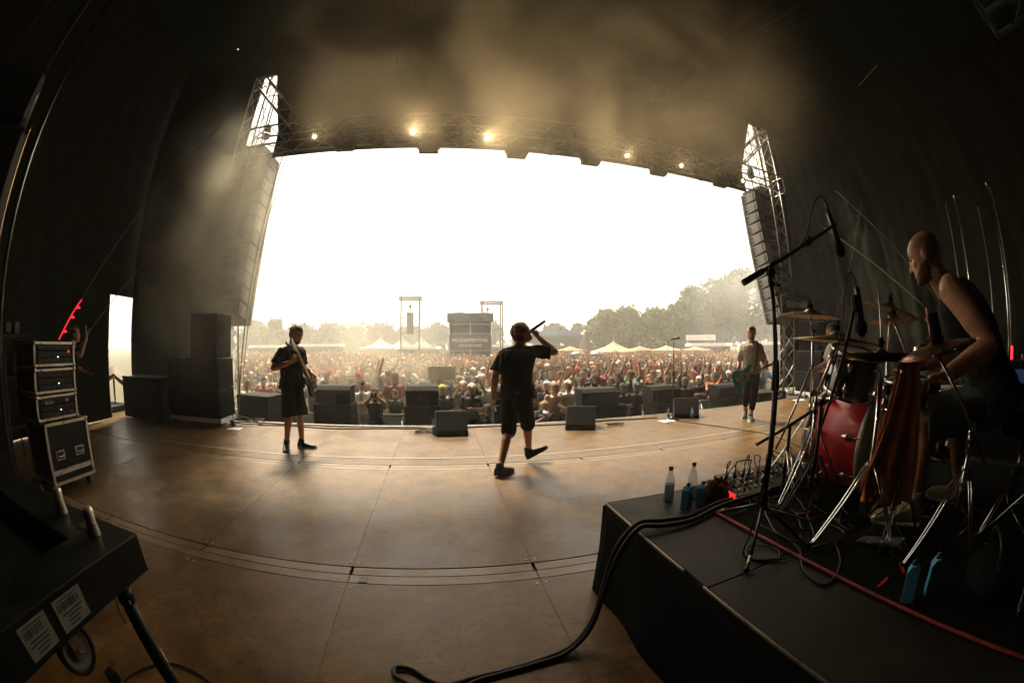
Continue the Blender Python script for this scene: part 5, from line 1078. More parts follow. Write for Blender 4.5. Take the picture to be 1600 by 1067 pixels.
# instruments
def guitar(name, loc, rot, label, body_m, neck_m, L=1.0, parts4=6, body_sc=1.0, pg=None):
    # local: neck along +x from the body at the origin, face towards +z
    t = empty(name, loc, 0, label, 'guitar'); t.rotation_mode = 'QUATERNION'; t.rotation_quaternion = rot.to_quaternion()
    k = body_sc; out = [(-.2, .0), (-.195, .09), (-.15, .155), (-.08, .16), (-.01, .125), (.05, .12), (.12, .15), (.2, .155), (.235, .125), (.2, .095), (.15, .06), (.14, -.05), (.17, -.09), (.2, -.12), (.17, -.15), (.1, -.14), (.03, -.115), (-.03, -.125), (-.09, -.165), (-.16, -.155), (-.2, -.08)]
    P = spline([(x*k, y*k, 0) for x, y in out]+[(out[0][0]*k, out[0][1]*k, 0)], 4)[:-1]
    MB().prism([(p.x, p.y) for p in P], 'z', -.022, .022).build('guitar_body', body_m, t, bevel=.008)
    n0, n1 = .1*k, L*.72
    MB().prism([(n0, -.029), (n1, -.022), (n1, .022), (n0, .029)], 'z', .012, .036).build('neck', neck_m, t, bevel=.004)
    MB().prism([(n1, -.022), (n1+.05, -.04), (n1+.19, -.03), (n1+.2, .0), (n1+.17, .035), (n1+.04, .035), (n1, .022)], 'z', .008, .024).build('headstock', neck_m, t, bevel=.003)
    for i in range(parts4): MB().cyl((n1+.05+i*.14/parts4, .03, .016), (n1+.05+i*.14/parts4, .062, .016), .006, n=8).build('tuner', CHROME, t)
    for i in range(parts4):
        y = (i-(parts4-1)/2)*.0095; MB().cyl((-.13*k, y*1.15, .034), (n1+.04, y*.85, .038), .0011, n=4, cap=False).build('string', STEEL, t)
    if pg: MB().prism([(-.1*k, -.1*k), (.02*k, -.11*k), (.12*k, -.08*k), (.12*k, .05*k), (-.02*k, .09*k), (-.1*k, .06*k)], 'z', .0225, .0245).build('pickguard', pg, t)
    for x in (-.06, .03): MB().box((x*k, 0, .026), (.035, .075, .012), ch=.002).build('pickup', BLACK, t)
    MB().box((-.135*k, 0, .027), (.03, .08, .012), ch=.002).build('bridge', CHROME, t)
    for x, y in ((-.13, -.1), (-.09, -.12)): MB().cyl((x*k, y*k, .022), (x*k, y*k, .038), .011, n=10).build('knob', CHROME, t)
    return t
def frame3(x, z):
    x = Vector(x).normalized(); z = Vector(z); z = (z-x*z.dot(x)).normalized(); return Matrix((x, z.cross(x), z)).transposed()
def in_person(t, p): return t.matrix_basis @ Vector(p)
def dir_person(t, d): return t.matrix_basis.to_3x3() @ Vector(d)
bpy.context.view_layer.update()
a0 = in_person(gt, (-.17, .24, .97)); a1 = in_person(gt, (.25, .34, 1.56))
guitar('electric_guitar', a0, frame3(a1-a0, dir_person(gt, (-.5, 1, .12))), 'dark electric guitar with a long pale-edged neck held by the guitarist', mat('dark_guitar_body', (.015, .01, .009), rough=.6, spec=.2), mat('maple_neck', (.4, .28, .14), (.3, .2, .1), 12, .35), .8, 6, .9, mat('dark_guard', (.012, .011, .01), rough=.7, spec=.2))
sp = MB().tube(spline([in_person(gt, p) for p in [(-.2, .16, 1.0), (-.2, -.06, 1.25), (-.08, -.14, 1.45), (.04, -.08, 1.56), (.12, .1, 1.5), (.15, .2, 1.3)]], 6), .014, 6).build('guitar_strap', RUBBER); tag(sp, 'black strap over the guitarist shoulder', 'strap')
a0 = in_person(bs, (.17, .24, .86)); a1 = in_person(bs, (-.62, .3, 1.2))
guitar('bass_guitar', a0, frame3(a1-a0, dir_person(bs, (0, 1, .1))), 'teal bass guitar with a brown neck carried by the bassist', mat('teal_bass_body', (.006, .085, .08), (.01, .12, .11), 6, .22, coat=.5), mat('rosewood_neck', (.18, .08, .04), (.12, .05, .03), 12, .4), 1.15, 4, 1.12, mat('chrome_guard', (.12, .15, .14), rough=.3, metal=.5))
sp = MB().tube(spline([in_person(bs, p) for p in [(.3, .16, .98), (.22, -.08, 1.2), (.05, -.14, 1.45), (-.1, -.03, 1.55), (-.12, .13, 1.42), (-.1, .18, 1.2), (-.06, .22, 1.0)]], 6), .026, 6).build('guitar_strap', mat('brown_strap', (.05, .035, .022), rough=.7)); tag(sp, 'dark brown strap over the bassist shoulder', 'strap')
m0 = in_person(sg, (.075, .185, 1.645)); m1 = in_person(sg, (.28, .285, 1.80)); d_ = (m1-m0).normalized()
t = empty('hand_microphone', m0, 0, 'black wireless microphone at the singer mouth', 'microphone'); L_ = (m1-m0).length
MB().cyl(d_*.03, d_*L_, .021, .017, n=14).build('handle', BLACKM, t); MB().sphere((0, 0, 0), .027, 14, 10).build('mesh_head', STEEL, t)

# ------------------------------------------------------------------ the audience
def crowd_mesh(name, arms, vox=.03, cap=False, long_hair=False, lean=0, hat_h=0):
    J = dict(pelvis=(0, 0, .92), chest=(0, .02+lean*.4, 1.2), neck=(0, .03+lean, 1.45), head=(0, .07+lean*1.2, 1.62), shL=(-.19, lean, 1.39), shR=(.19, lean, 1.39), hipL=(-.09, 0, .9), hipR=(.09, 0, .9), knL=(-.1, .03, .48), anL=(-.11, 0, .08), knR=(.1, .03, .48), anR=(.11, 0, .08))
    for q, sx in (('L', -1), ('R', 1)):
        a = arms[0 if q == 'L' else 1]
        e, w_ = {'down': ((.27, 0, 1.12), (.25, .12, .9)), 'up': ((.3, .06, 1.62), (.22, .12, 1.88)), 'high': ((.24, .04, 1.66), (.16, .06, 1.95)), 'clap': ((.26, .2, 1.22), (.06, .36, 1.38)), 'phone': ((.24, .22, 1.3), (.1, .38, 1.6)), 'rail': ((.28, .2, 1.15), (.22, .42, 1.12)), 'fold': ((.26, .12, 1.14), (0.02, .22, 1.18)), 'cam': ((.25, .16, 1.38), (.06, .26, 1.58)), 'hip': ((.36, -.06, 1.14), (.2, .02, 1.0))}[a]
        J['el'+q] = (e[0]*sx, e[1]+lean, e[2]); J['wr'+q] = (w_[0]*sx, w_[1]+lean, w_[2])
    s = Solid(); s.loft(torso_rings(J, 1.0, .018), 16); hd = Vector(J['head']); add_head(s, hd, (0, 1, -.02), (0, 0, 1), .25, .004, 0, False); s.cap(J['neck'], hd, .06, .055, 10); limbs(s, J, 1.12)
    s.cap(hd+Vector((0, .1, -.02)), hd+Vector((0, .105, -.03)), .012, .014, 8)
    s.sphere(hd+Vector((0, -.02, .055)), .1, 14, 10, (.88, 1.06, .9))
    if long_hair: s.cap(hd+Vector((0, -.05, 0)), hd+Vector((0, -.08, -.24)), .09, .075, 10); 
    if cap: s.cap(hd+Vector((0, .06, .055)), hd+Vector((0, .15, .045)), .05, .02, 10)
    for q, sx in (('L', -1), ('R', 1)):
        w_, e = Vector(J['wr'+q]), Vector(J['el'+q]); d = (w_-e).normalized(); s.cap(w_, w_+d*.08, .034, .04, 10); s.cap(w_+d*.07, w_+d*.15, .036, .022, 10); s.cap(w_+d*.03, w_+d*.08+Vector((-sx*.045, 0, 0)), .016, .013, 8)
        s.cap(J['sh'+q], Vector(J['sh'+q]).lerp(e, .55), .075, .07, 10); foot(s, J['an'+q], (0, 1, 0), .27, .05, .085)
    me = remesh(s, vox, name, 2, .35)
    n = len(me.polygons); C = np.zeros(n*3); me.polygons.foreach_get('center', C); C = C.reshape(-1, 3)
    def seg(a, b, r): a, b = np.array(a, float), np.array(b, float); t_ = np.clip(((C-a) @ (b-a))/max(1e-9, (b-a) @ (b-a)), 0, 1); return np.linalg.norm(C-(a+t_[:, None]*(b-a)), axis=1)-r
    L = lambda a, b, t_: tuple(Vector(a).lerp(Vector(b), t_))
    D = [[], [], [], []]
    h = np.array(hd)
    rel = C-h
    D[0] += [seg(h+[0, .03, -.05], h+[0, .04, .02], .09), seg(J['neck'], hd, .06)]
    D[2] += [seg(h+[0, -.05, .08], h+[0, .03, .1], .085)+.0, seg(h+[0, -.07, -.0], h+[0, -.08, -.22 if long_hair else -.03], .08)]
    if cap: D[2] += [seg(h+[0, .06, .055], h+[0, .15, .045], .05)]
    D[1] += [seg(J['pelvis'], J['chest'], .15), seg(J['chest'], L(J['neck'], J['chest'], .35), .16), seg(J['shL'], J['shR'], .06)]
    D[3] += [seg(L(J['pelvis'], J['hipL'], .5), L(J['hipL'], J['knL'], .2), .11)]
    for q in 'LR':
        D[1].append(seg(J['sh'+q], L(J['sh'+q], J['el'+q], .6), .072)); D[0].append(seg(L(J['sh'+q], J['el'+q], .8), J['el'+q], .05)); w_, e = Vector(J['wr'+q]), Vector(J['el'+q]); D[0].append(seg(e, w_+(w_-e).normalized()*.15, .04)); D[3] += [seg(J['hip'+q], J['kn'+q], .09), seg(J['kn'+q], J['an'+q], .06)]
    mi = np.argmin(np.stack([np.min(np.stack(d), 0) for d in D]), 0).astype(np.int32); me.materials.clear()
    for k in range(4): me.materials.append(None)
    me.polygons.foreach_set('material_index', mi)
    return me
def fm(name, c, rough=.85): return mat(name, c, rough=rough)
SK = [fm('crowd_skin_light', (.47, .29, .19), .55), fm('crowd_skin_warm', (.40, .22, .13), .55), fm('crowd_skin_tan', (.33, .17, .1), .55)]
HR = [('dark-haired', fm('crowd_hair_dark', (.03, .02, .015))), ('brown-haired', fm('crowd_hair_brown', (.1, .055, .03))), ('blond', fm('crowd_hair_blond', (.34, .22, .09)))]
CP = [('black-capped', fm('crowd_cap_black', (.02, .02, .02))), ('white-capped', fm('crowd_cap_white', (.6, .57, .5))), ('red-capped', fm('crowd_cap_red', (.4, .04, .03)))]
SHT = [('black', fm('crowd_black', (.018, .018, .018)), 13), ('charcoal', fm('crowd_charcoal', (.05, .05, .048)), 6), ('grey', fm('crowd_grey', (.2, .19, .17)), 3), ('white', fm('crowd_white', (.6, .57, .5)), 4), ('beige', fm('crowd_beige', (.38, .3, .2)), 2), ('red', fm('crowd_red', (.2, .04, .03)), 1), ('orange', fm('crowd_orange', (.5, .13, .03)), 1), ('blue', fm('crowd_blue', (.06, .13, .25)), 2), ('green', fm('crowd_green', (.08, .2, .1)), 1), ('brown', fm('crowd_brown', (.14, .08, .045)), 2)]
PNT = [fm('crowd_denim', (.04, .05, .07)), fm('crowd_dark_trousers', (.02, .02, .02)), fm('crowd_khaki', (.16, .12, .07))]
SW = [s_ for s_ in SHT for _ in range(s_[2])]
POSES = [(('down', 'down'), 0, 0, 'with arms down'), (('up', 'up'), 0, 0, 'arms raised'), (('down', 'high'), 1, 0, 'stretching one arm high'), (('clap', 'clap'), 0, 1, 'clapping'), (('phone', 'phone'), 1, 0, 'holding up a phone'), (('fold', 'fold'), 1, 0, 'with folded arms'), (('up', 'down'), 0, 1, 'waving one arm'), (('high', 'high'), 0, 0, 'reaching both arms up'), (('rail', 'rail'), 0, 1, 'leaning forward'), (('down', 'hip'), 1, 0, 'with a hand on the hip')]
PM = [crowd_mesh('audience_member', p[0], .032, bool(p[1]), bool(p[2]), .06 if p[0][0] == 'rail' else 0) for p in POSES]
rg = random.Random(21)
spots = []
y = 10.15
while y < 62:
    step = .62 if y < 20 else .72 if y < 36 else 1.5
    az0, az1 = R(-33), R(50); xl, xr = y*math.tan(az0)-1.0, y*math.tan(az1)+.5
    x = xl
    while x < xr:
        px, py = x+rg.uniform(-.2, .2), y+rg.uniform(-.22, .22)
        if not (0 < px < 6 and 36.2 < py < 41) and not (py > 34 and px > 15) and rg.random() > (.1 if y < 36 else .3): spots.append((px, py))
        x += step+rg.uniform(-.08, .12)+(.0 if y < 22 else .12)
    y += step*.98
def in_view(px, py):
    az = math.degrees(math.atan2(px, py)); return -29 < az < 46
spots = [s_ for s_ in spots if in_view(*s_)]
spots.sort(key=lambda s_: math.hypot(*s_))
near, far = spots[:292], spots[292:]
print('crowd', len(near), len(far))
ORD = ['front', 'second', 'third', 'fourth', 'fifth', 'sixth', 'seventh', 'eighth', 'ninth', 'tenth', 'eleventh', 'twelfth', 'rear', 'rear', 'rear', 'rear', 'rear']
ROW = lambda y_: ORD[max(0, min(16, int((y_-9.9)/.61)))]+' row'
def SIDE(a):
    for lim, s_ in ((-25, 'beside the smoky column'), (-20, 'just behind the guitarist'), (-14, 'right of the guitarist'), (-8, 'below the pointed tents'), (-2, 'below the delay tower'), (4, 'below the banner tower'), (10, 'left of the singer'), (16, 'right of the singer'), (22, 'below the cream tent'), (28, 'before the mic stand'), (34, 'past the mic stand'), (40, 'left of the bassist')):
        if a < lim: return s_
    return 'behind the bassist'
for (px, py) in near:
    k = rg.randrange(len(POSES)); k = k if rg.random() < .6 else rg.choice((0, 5, 9)); p = POSES[k]; sh = rg.choice(SW); sk = rg.choice(SK); hr = rg.choice(CP[:1]*5+CP[1:2]*2+CP[2:] if p[1] else HR[:2]+HR); az = math.degrees(math.atan2(px, py)); d = math.hypot(px, py)
    o = bpy.data.objects.new('audience_member', PM[k]); COL.objects.link(o); o.location = (px, py, GZ); o.rotation_euler = (0, 0, math.pi+math.atan2(-(px-1), py-2)*-1*.0+rg.uniform(-.4, .4)+.35*math.atan((px-1.5)/py)*-1); sc = rg.uniform(.88, 1.1); o.scale = (sc*rg.uniform(.95, 1.08), sc, sc)
    for i, m_ in enumerate((sk, sh[1], hr[1], rg.choice(PNT))): o.material_slots[i].link = 'OBJECT'; o.material_slots[i].material = m_
    tag(o, f'{hr[0]} fan in {sh[0]} {p[3]}, {ROW(py)} {SIDE(az)}', 'person', 'audience in front of the stage')
# the rest of the crowd: one mass
def low_arrays(me, ratio):
    o = bpy.data.objects.new('tmp', me); COL.objects.link(o); m = o.modifiers.new('d', 'DECIMATE'); m.ratio = ratio
    dg = bpy.context.evaluated_depsgraph_get(); dg.update(); q = bpy.data.meshes.new_from_object(o.evaluated_get(dg)); bpy.data.objects.remove(o)
    q.calc_loop_triangles(); n = len(q.vertices); v = np.zeros(n*3); q.vertices.foreach_get('co', v); T = np.zeros(len(q.loop_triangles)*3, np.int32); q.loop_triangles.foreach_get('vertices', T); P = np.zeros(len(q.loop_triangles), np.int32); q.loop_triangles.foreach_get('polygon_index', P); mi = np.zeros(len(q.polygons), np.int32); q.polygons.foreach_get('material_index', mi)
    return v.reshape(-1, 3), T.reshape(-1, 3), mi[P]
LA = [low_arrays(m_, .16) for m_ in PM]
VV, TT, CC = [], [], []; off = 0
col = lambda m_: m_.node_tree.nodes['Principled BSDF'].inputs['Base Color'].default_value[:3]
for (px, py) in far:
    k = rg.randrange(len(POSES)); k = k if rg.random() < .65 else 0; v, T, mi = LA[k]; a = math.pi+rg.uniform(-.5, .5); c_, s_ = math.cos(a), math.sin(a); sc = rg.uniform(.92, 1.1)
    W = np.stack([v[:, 0]*c_-v[:, 1]*s_, v[:, 0]*s_+v[:, 1]*c_, v[:, 2]], 1)*sc+np.array([px, py, GZ]); VV.append(W); TT.append(T+off); off += len(v)
    pal = np.array([col(rg.choice(SK)), col(rg.choice(SW)[1]), col(rg.choice(CP[:1]*5+CP[1:2]*2+CP[2:] if POSES[k][1] else HR)[1]), col(rg.choice(PNT))]); CC.append(pal[mi])
VV, TT, CC = np.concatenate(VV), np.concatenate(TT), np.concatenate(CC)
me = bpy.data.meshes.new('crowd'); me.vertices.add(len(VV)); me.vertices.foreach_set('co', VV.ravel()); me.loops.add(TT.size); me.loops.foreach_set('vertex_index', TT.ravel().astype(np.int32)); me.polygons.add(len(TT)); me.polygons.foreach_set('loop_start', np.arange(0, TT.size, 3, dtype=np.int32)); me.update(calc_edges=True)
ca = me.color_attributes.new('cloth_colour', 'FLOAT_COLOR', 'CORNER'); ca.data.foreach_set('color', np.repeat(np.concatenate([CC, np.ones((len(CC), 1))], 1), 3, axis=0).ravel().astype(np.float32))
cm = bpy.data.materials.new('crowd_cloth_and_skin'); cm.use_nodes = True; at = cm.node_tree.nodes.new('ShaderNodeAttribute'); at.attribute_name = 'cloth_colour'; cm.node_tree.links.new(at.outputs['Color'], cm.node_tree.nodes['Principled BSDF'].inputs['Base Color']); cm.node_tree.nodes['Principled BSDF'].inputs['Roughness'].default_value = .8
me.materials.append(cm); co_ = bpy.data.objects.new('crowd', me); COL.objects.link(co_); tag(co_, 'dense festival crowd stretching back to the tents', 'crowd', kind='stuff')

# people in the pit and at the barrier whom one can pick out
def fan(pose, loc, a, label, sk, sh, hr, pn=PNT[1], sc=1.0, cap=False, lng=False, name='person', lean=0):
    o = bpy.data.objects.new(name, crowd_mesh('person', pose, .02, cap, lng, lean)); COL.objects.link(o); o.location = loc; o.rotation_euler = (0, 0, math.pi+a); o.scale = (sc, sc, sc)
    for i, m_ in enumerate((sk, sh, hr, pn)): o.data.materials[i] = m_
    tag(o, label, 'person'); return o
BK = SHT[0][1]; WH = SHT[3][1]
fan(('cam', 'cam'), (-1.52, 9.3, GZ-.1), .1, 'pit photographer in black aiming a camera between the hazy speaker stacks', SK[1], BK, HR[0][1])
fan(('fold', 'down'), (.72, 9.3, GZ), 0, 'man with a white cap and face cloth in the pit near the singer hand', SK[1], BK, CP[1][1], cap=True)
fan(('down', 'down'), (1.02, 9.0, GZ-.45), .4, 'person with dark hair low in the pit by the singer leg', SK[1], BK, HR[0][1])
fan(('fold', 'clap'), (2.42, 9.25, GZ-.45), -.2, 'pit photographer in black holding a white lens beside the sideways monitor', SK[0], BK, HR[2][1])
fan(('down', 'down'), (2.75, 9.55, GZ-.05), .2, 'long-haired bare-shouldered fan behind the photographer with the white lens', SK[0], SK[0], HR[2][1], lng=True)
fan(('rail', 'rail'), (3.1, 9.6, GZ), 0, 'fan in a printed white t-shirt at the barrier above the sideways monitor', SK[0], WH, CP[1][1], cap=True)
fan(('fold', 'fold'), (4.15, 9.9, GZ+.05), 0, 'fan with a red cap in dark top above the two-tier stack', SK[0], SHT[7][1], CP[2][1], cap=True)
fan(('fold', 'fold'), (4.55, 9.5, GZ-.12), .2, 'dark-clothed fan with crossed arms left of the microphone stand', SK[1], BK, CP[0][1], cap=True)
fan(('rail', 'down'), (4.95, 9.5, GZ-.1), -.1, 'dark-clothed fan with blue cap next to the microphone stand', SK[1], BK, fm('crowd_cap_blue', (.06, .12, .2)), cap=True)
fan(('down', 'clap'), (6.05, 9.7, GZ), -.2, 'fan in a pale top between the microphone stand stack and the bassist', SK[0], SHT[4][1], HR[1][1])
fan(('down', 'down'), (6.6, 9.6, GZ-.05), -.3, 'long-haired fan in black near the bassist', SK[1], BK, HR[1][1], lng=True)
fan(('up', 'clap'), (8.0, 10.0, GZ), -.4, 'fan in a bright orange top right behind the bassist arm', SK[0], SHT[6][1], HR[1][1])
fan(('down', 'down'), (.05, 9.55, GZ-.05), .1, 'fair-haired fan in a black top beside the first two-tier stack', SK[0], BK, fm('yellow_hair', (.55, .5, .12)), lng=True)
t = empty('lens_camera', (2.3, 8.88, .0), 0, 'camera with a long white lens held by the pit photographer', 'camera'); MB().box((0, 0, 0), (.14, .08, .1), ch=.012).build('camera_body', BLACK, t); MB().cyl((.0, -.04, 0), (.06, -.2, -.05), .04, .045, n=16).build('lens', WHITE, t)
t = empty('lens_camera', (-1.5, 9.0, .42), 0, 'black camera raised by the hazy pit photographer', 'camera'); MB().box((0, 0, 0), (.14, .08, .1), ch=.012).build('camera_body', BLACK, t); MB().cyl((0, -.04, 0), (0, -.13, 0), .036, n=16).build('lens', BLACKM, t)
o = MB().box((0, 0, 0), (.78, .012, .4), ch=.004).build('cardboard_sign', mat('pale_card', (.45, .43, .37), (.38, .36, .31), 9, .8)); o.location = (.05, 11.6, .72); o.rotation_euler = (R(6), 0, R(3)); tag(o, 'blank-looking pale card sign held up in the crowd', 'sign')

# ------------------------------------------------------------------ the field: tower, delay towers, tents, trees
TF = mat('tower_black', (.03, .034, .028), (.045, .05, .04), 2, .8)
t = empty('sound_tower', (2.85, 38.0, GZ), R(-4), 'dark front-of-house tower with a black festival banner in the crowd', 'tower')
for sx in (-1.95, 0, 1.95):
    for sy in (0, 2.6): MB().cyl((sx, sy, 0), (sx, sy, 5.55), .06, n=8).build('post', STEEL, t)
for z in (1.15, 2.15, 3.72, 4.6): MB().box((0, -.02, z), (3.95, .08, .07)).build('rail', STEEL, t)
grid('roof_tarp', lambda u, v: ((u-.5)*4.3, -.35+v*3.4, 5.55+.25*math.sin(u*math.pi)*math.sin(v*math.pi)+.1*math.sin(u*9)-.12*(v < .1)), 20, 12, TF, t, thick=.03)
grid('tarp_valance', lambda u, v: ((u-.5)*4.3, -.36+.03*math.sin(u*30), 5.6-v*(.75+.2*abs(u-.5))), 30, 4, TF, t, thick=.02)
MB().box((0, 2.7, 2.9), (4.0, .05, 5.2)).build('back_cloth', TF, t)
for sx in (-1, 1): MB().box((sx*1.98, 1.3, 2.9), (.04, 2.6, 5.2)).build('side_cloth', TF, t)
MB().box((0, .3, 4.5), (1.4, .3, .3)).build('desk_light', BLACK, t)
bn = MB().box((0, -.1, 2.95), (3.9, .03, 1.25)).build('banner', mat('black_banner', (.018, .02, .018), rough=.6), t)
text_mesh('banner_text', 'RELOADFESTIVAL', .43, WHITE, bn, (0, -.12, 3.1), (R(90), 0, 0), .002); text_mesh('banner_text', 'WELCOME HOME', .27, WHITE, bn, (0, -.12, 2.62), (R(90), 0, 0), .002)
MB().box((0, 0, .5), (4.0, .05, 1.0)).build('front_cloth', TF, t)
DTM = mat('tower_steel', (.07, .068, .06), rough=.6)
def delay_tower(loc, w_, h, label, arr):
    t = empty('delay_tower', loc, R(5), label, 'speaker tower')
    for sx in (-1, 1):
        for sy in (0, 1.2):
            MB().cyl((sx*w_/2, sy, 0), (sx*w_/2, sy, h), .09, n=8).build('mast', DTM, t)
    b = MB()
    for sy in (0, 1.2):
        for i in range(int(h)): b.cyl((-w_/2, sy, i*1.0), (w_/2, sy, i+1.0), .035, n=5) if i % 4 == 0 else b.cyl((-w_/2, sy, i*1.0), (w_/2, sy, i*1.0), .03, n=5) if i % 2 == 0 else None
    for sx in (-1, 1):
        for i in range(int(h)): b.cyl((sx*w_/2, 0, i*1.0), (sx*w_/2, 1.2, i+1.0), .02, n=5)
    b.build('lattice', DTM, t)['kind'] = 'stuff'
    for z in (h, h-.3): MB().cyl((-w_/2-.35, 0, z), (w_/2+.35, 0, z), .05, n=8).cyl((-w_/2-.35, 1.2, z), (w_/2+.35, 1.2, z), .08, n=8).build('top_beam', DTM, t)
    n_ = 9
    for i in range(n_): o = MB().prism([(-.35, -.13), (.35, -.15), (.35, .15), (-.35, .13)], 'x', -.42, .42).build('speaker_cabinet', TF, t); o.location = (arr[0], .6-.03*i*i*.3, arr[1]-i*.29); o.rotation_euler = (R(2*i), 0, 0)
    MB().cyl((arr[0], .6, arr[1]+.1), (arr[0], .6, h), .04, n=6).box((arr[0], .6, arr[1]+.9), (.3, .3, .4)).build('hoist', TF, t)
delay_tower((-3.65, 50, GZ), 2.3, 8.6, 'slim delay tower with a hanging speaker column beyond the crowd', (.0, 6.55))
delay_tower((7.15, 54.7, GZ), 2.7, 8.6, 'second delay tower partly behind the black banner tower', (-.6, 6.6))
TENT = mat('white_tent', (.42, .4, .35), (.36, .34, .3), 1, .8); CREAM = mat('cream_tent', (.42, .31, .2), (.36, .27, .17), 1, .8); TANT = mat('tan_tent', (.34, .22, .12), (.28, .18, .1), 1, .8)
def pagoda(loc, w_, h, eave, label, m=TENT, rot=0, n=4):
    t = empty('pagoda_tent', loc, rot, label, 'tent')
    def f(u, v):
        a = u*2*math.pi+math.pi/n; k = math.cos(math.pi/n)/math.cos(((a-math.pi/n) % (2*math.pi/n))-math.pi/n) if n < 12 else 1
        r_ = w_/2*(1-v)**1.7*k/math.cos(math.pi/n)+.02; return (r_*math.cos(a+math.pi/n), r_*math.sin(a+math.pi/n), eave+(h-eave)*v)
    grid('canopy', f, 8*n, 10, m, t, smooth=False); grid('valance', lambda u, v: (Vector(f(u, 0))-Vector((0, 0, .35*v))), 8*n, 1, m, t, smooth=False)
    for k in range(4): p = f(k/4, 0) if n == 4 else (w_*.35*math.cos(k*1.57), w_*.35*math.sin(k*1.57), 0); MB().cyl((p[0]*.97, p[1]*.97, 0), (p[0]*.97, p[1]*.97, eave), .05, n=6).build('pole', STEEL, t)
    if n == 4: MB().box((0, w_*.47, eave/2), (w_*.94, .04, eave)).build('back_wall', m, t)
    MB().cyl((0, 0, h-.1), (0, 0, h+.3), .04, n=6).build('finial', STEEL, t)
pagoda((-10.9, 74, GZ), 3.8, 4.6, 2.2, 'white pointed tent farthest from the delay tower'); pagoda((-6.9, 74.5, GZ), 3.8, 4.5, 2.2, 'white pointed tent right behind the delay tower mast'); pagoda((-3.3, 75, GZ), 3.6, 4.5, 2.2, 'white pointed tent just past the delay tower')
pagoda((-8.9, 62, GZ), 5.2, 3.5, 2.3, 'low white tent in front of the two pointed tents'); pagoda((17.9, 39.5, GZ), 4.6, 3.1, 1.9, 'cream peaked sunshade tent to the right of the singer', CREAM, .3, 6)
pagoda((21.6, 40.5, GZ), 3.8, 2.55, 2.0, 'flat tan parasol next to the cream peaked tent', TANT, 0, 8); pagoda((24.0, 38.6, GZ), 3.6, 2.6, 2.0, 'flat cream parasol behind the microphone stand', CREAM, .2, 8); pagoda((27.6, 38.0, GZ), 3.8, 2.4, 2.0, 'flat pale parasol near the bassist', CREAM, .4, 8); pagoda((15.2, 46, GZ), 3.4, 2.6, 2.0, 'tan parasol behind the portable cabins', TANT, .1, 8)
def stall(loc, w_, h, d_, rot, label, m, sign=None):
    t = empty('market_stall', loc, rot, label, 'stall'); MB().box((0, d_/2, h*.5), (w_, .06, h)).build('back_wall', m, t)
    for sx in (-1, 1): MB().box((sx*w_/2, 0, h*.5), (.06, d_, h)).build('side_wall', m, t)
    MB().prism([(-d_/2-.5, h*.88), (d_/2, h*1.02), (d_/2, h*1.06), (-d_/2-.5, h*.92)], 'x', -w_/2-.2, w_/2+.2).build('awning', m, t); MB().box((0, -d_/2, .55), (w_, .5, 1.1)).build('counter', TANT, t)
    MB().box((0, -d_/2-.45, h*.98), (w_*.8, .05, h*.16)).build('sign_board', sign or WHITE, t)
    for k in range(int(w_/1.2)): MB().box((-w_/2+.8+k*1.2, 0, 1.5), (.5, .4, .6)).build('goods', PNT[k % 3], t)
BLUES = mat('blue_sign', (.1, .16, .26), rough=.6)
stall((31.5, 40.5, GZ), 5.5, 2.6, 2.5, R(-38), 'white stall with a long roof to the left of the bassist', TENT); stall((36.0, 35.0, GZ), 5.0, 2.7, 2.5, R(-45), 'white stall behind the bassist shoulder', TENT); stall((36.5, 30.0, GZ), 4.5, 2.8, 2.5, R(-50), 'white stall next to the timer tower', TENT)
stall((22.6, 76.7, GZ), 11, 5.0, 5, R(-14), 'far blue-signed stage bar beneath the trees', mat('grey_tarp', (.2, .2, .18), rough=.8), BLUES); stall((-3.0, 58, GZ), 6, 2.4, 3, R(2), 'pale low stall left of the black banner tower', TENT); stall((9.5, 62, GZ), 5, 2.6, 3, R(-8), 'pale stall between singer and black banner tower', TENT); stall((-22, 72, GZ), 9, 2.8, 3, R(15), 'pale long stall behind the guitarist head', TENT); stall((-30, 66, GZ), 7, 2.6, 3, R(20), 'pale stall by the smoky speaker column', TENT)
stall((18.5, 70, GZ), 6, 2.8, 3, R(-10), 'grey stall below the far bar sign', mat('grey_tarp', (.2, .2, .18)), BLUES)
for k, (x, y) in enumerate([(11.6, 28.6), (10.4, 29.6)]):
    t = empty('portable_cabin', (x, y, GZ), R(-20), ['grey-green portable cabin with a yellow notice in the crowd', 'grey portable cabin farther left in the crowd'][k], 'cabin'); MB().box((0, 0, .95), (1.15, 1.15, 1.9), ch=.04).build('body', mat('cabin_green', (.08, .12, .1), rough=.5), t); MB().lathe([(0, .28), (.3, .24), (.55, .1), (.62, 0), (0, 0)], 20, (0, 0, 1.88)).build('roof_cap', mat('cabin_roof', (.2, .24, .2), rough=.5), t); MB().box((0, -.585, 1.7), (.35, .01, .16)).build('notice', mat('yellow_notice', (.6, .42, .04), rough=.5), t); MB().box((0, -.58, .9), (.8, .012, 1.6)).build('door', mat('cabin_door', (.1, .14, .12), rough=.5), t)
t = empty('banner_sign', (33.5, 44.8, GZ), R(-37), 'white horizontal banner sign on posts above the parasols', 'sign'); MB().box((0, 0, 3.5), (4.2, .05, .75)).build('board', WHITE, t)
for sx in (-1.9, 1.9): MB().cyl((sx, 0.06, 0), (sx, .06, 3.9), .05, n=6).build('post', STEEL, t)
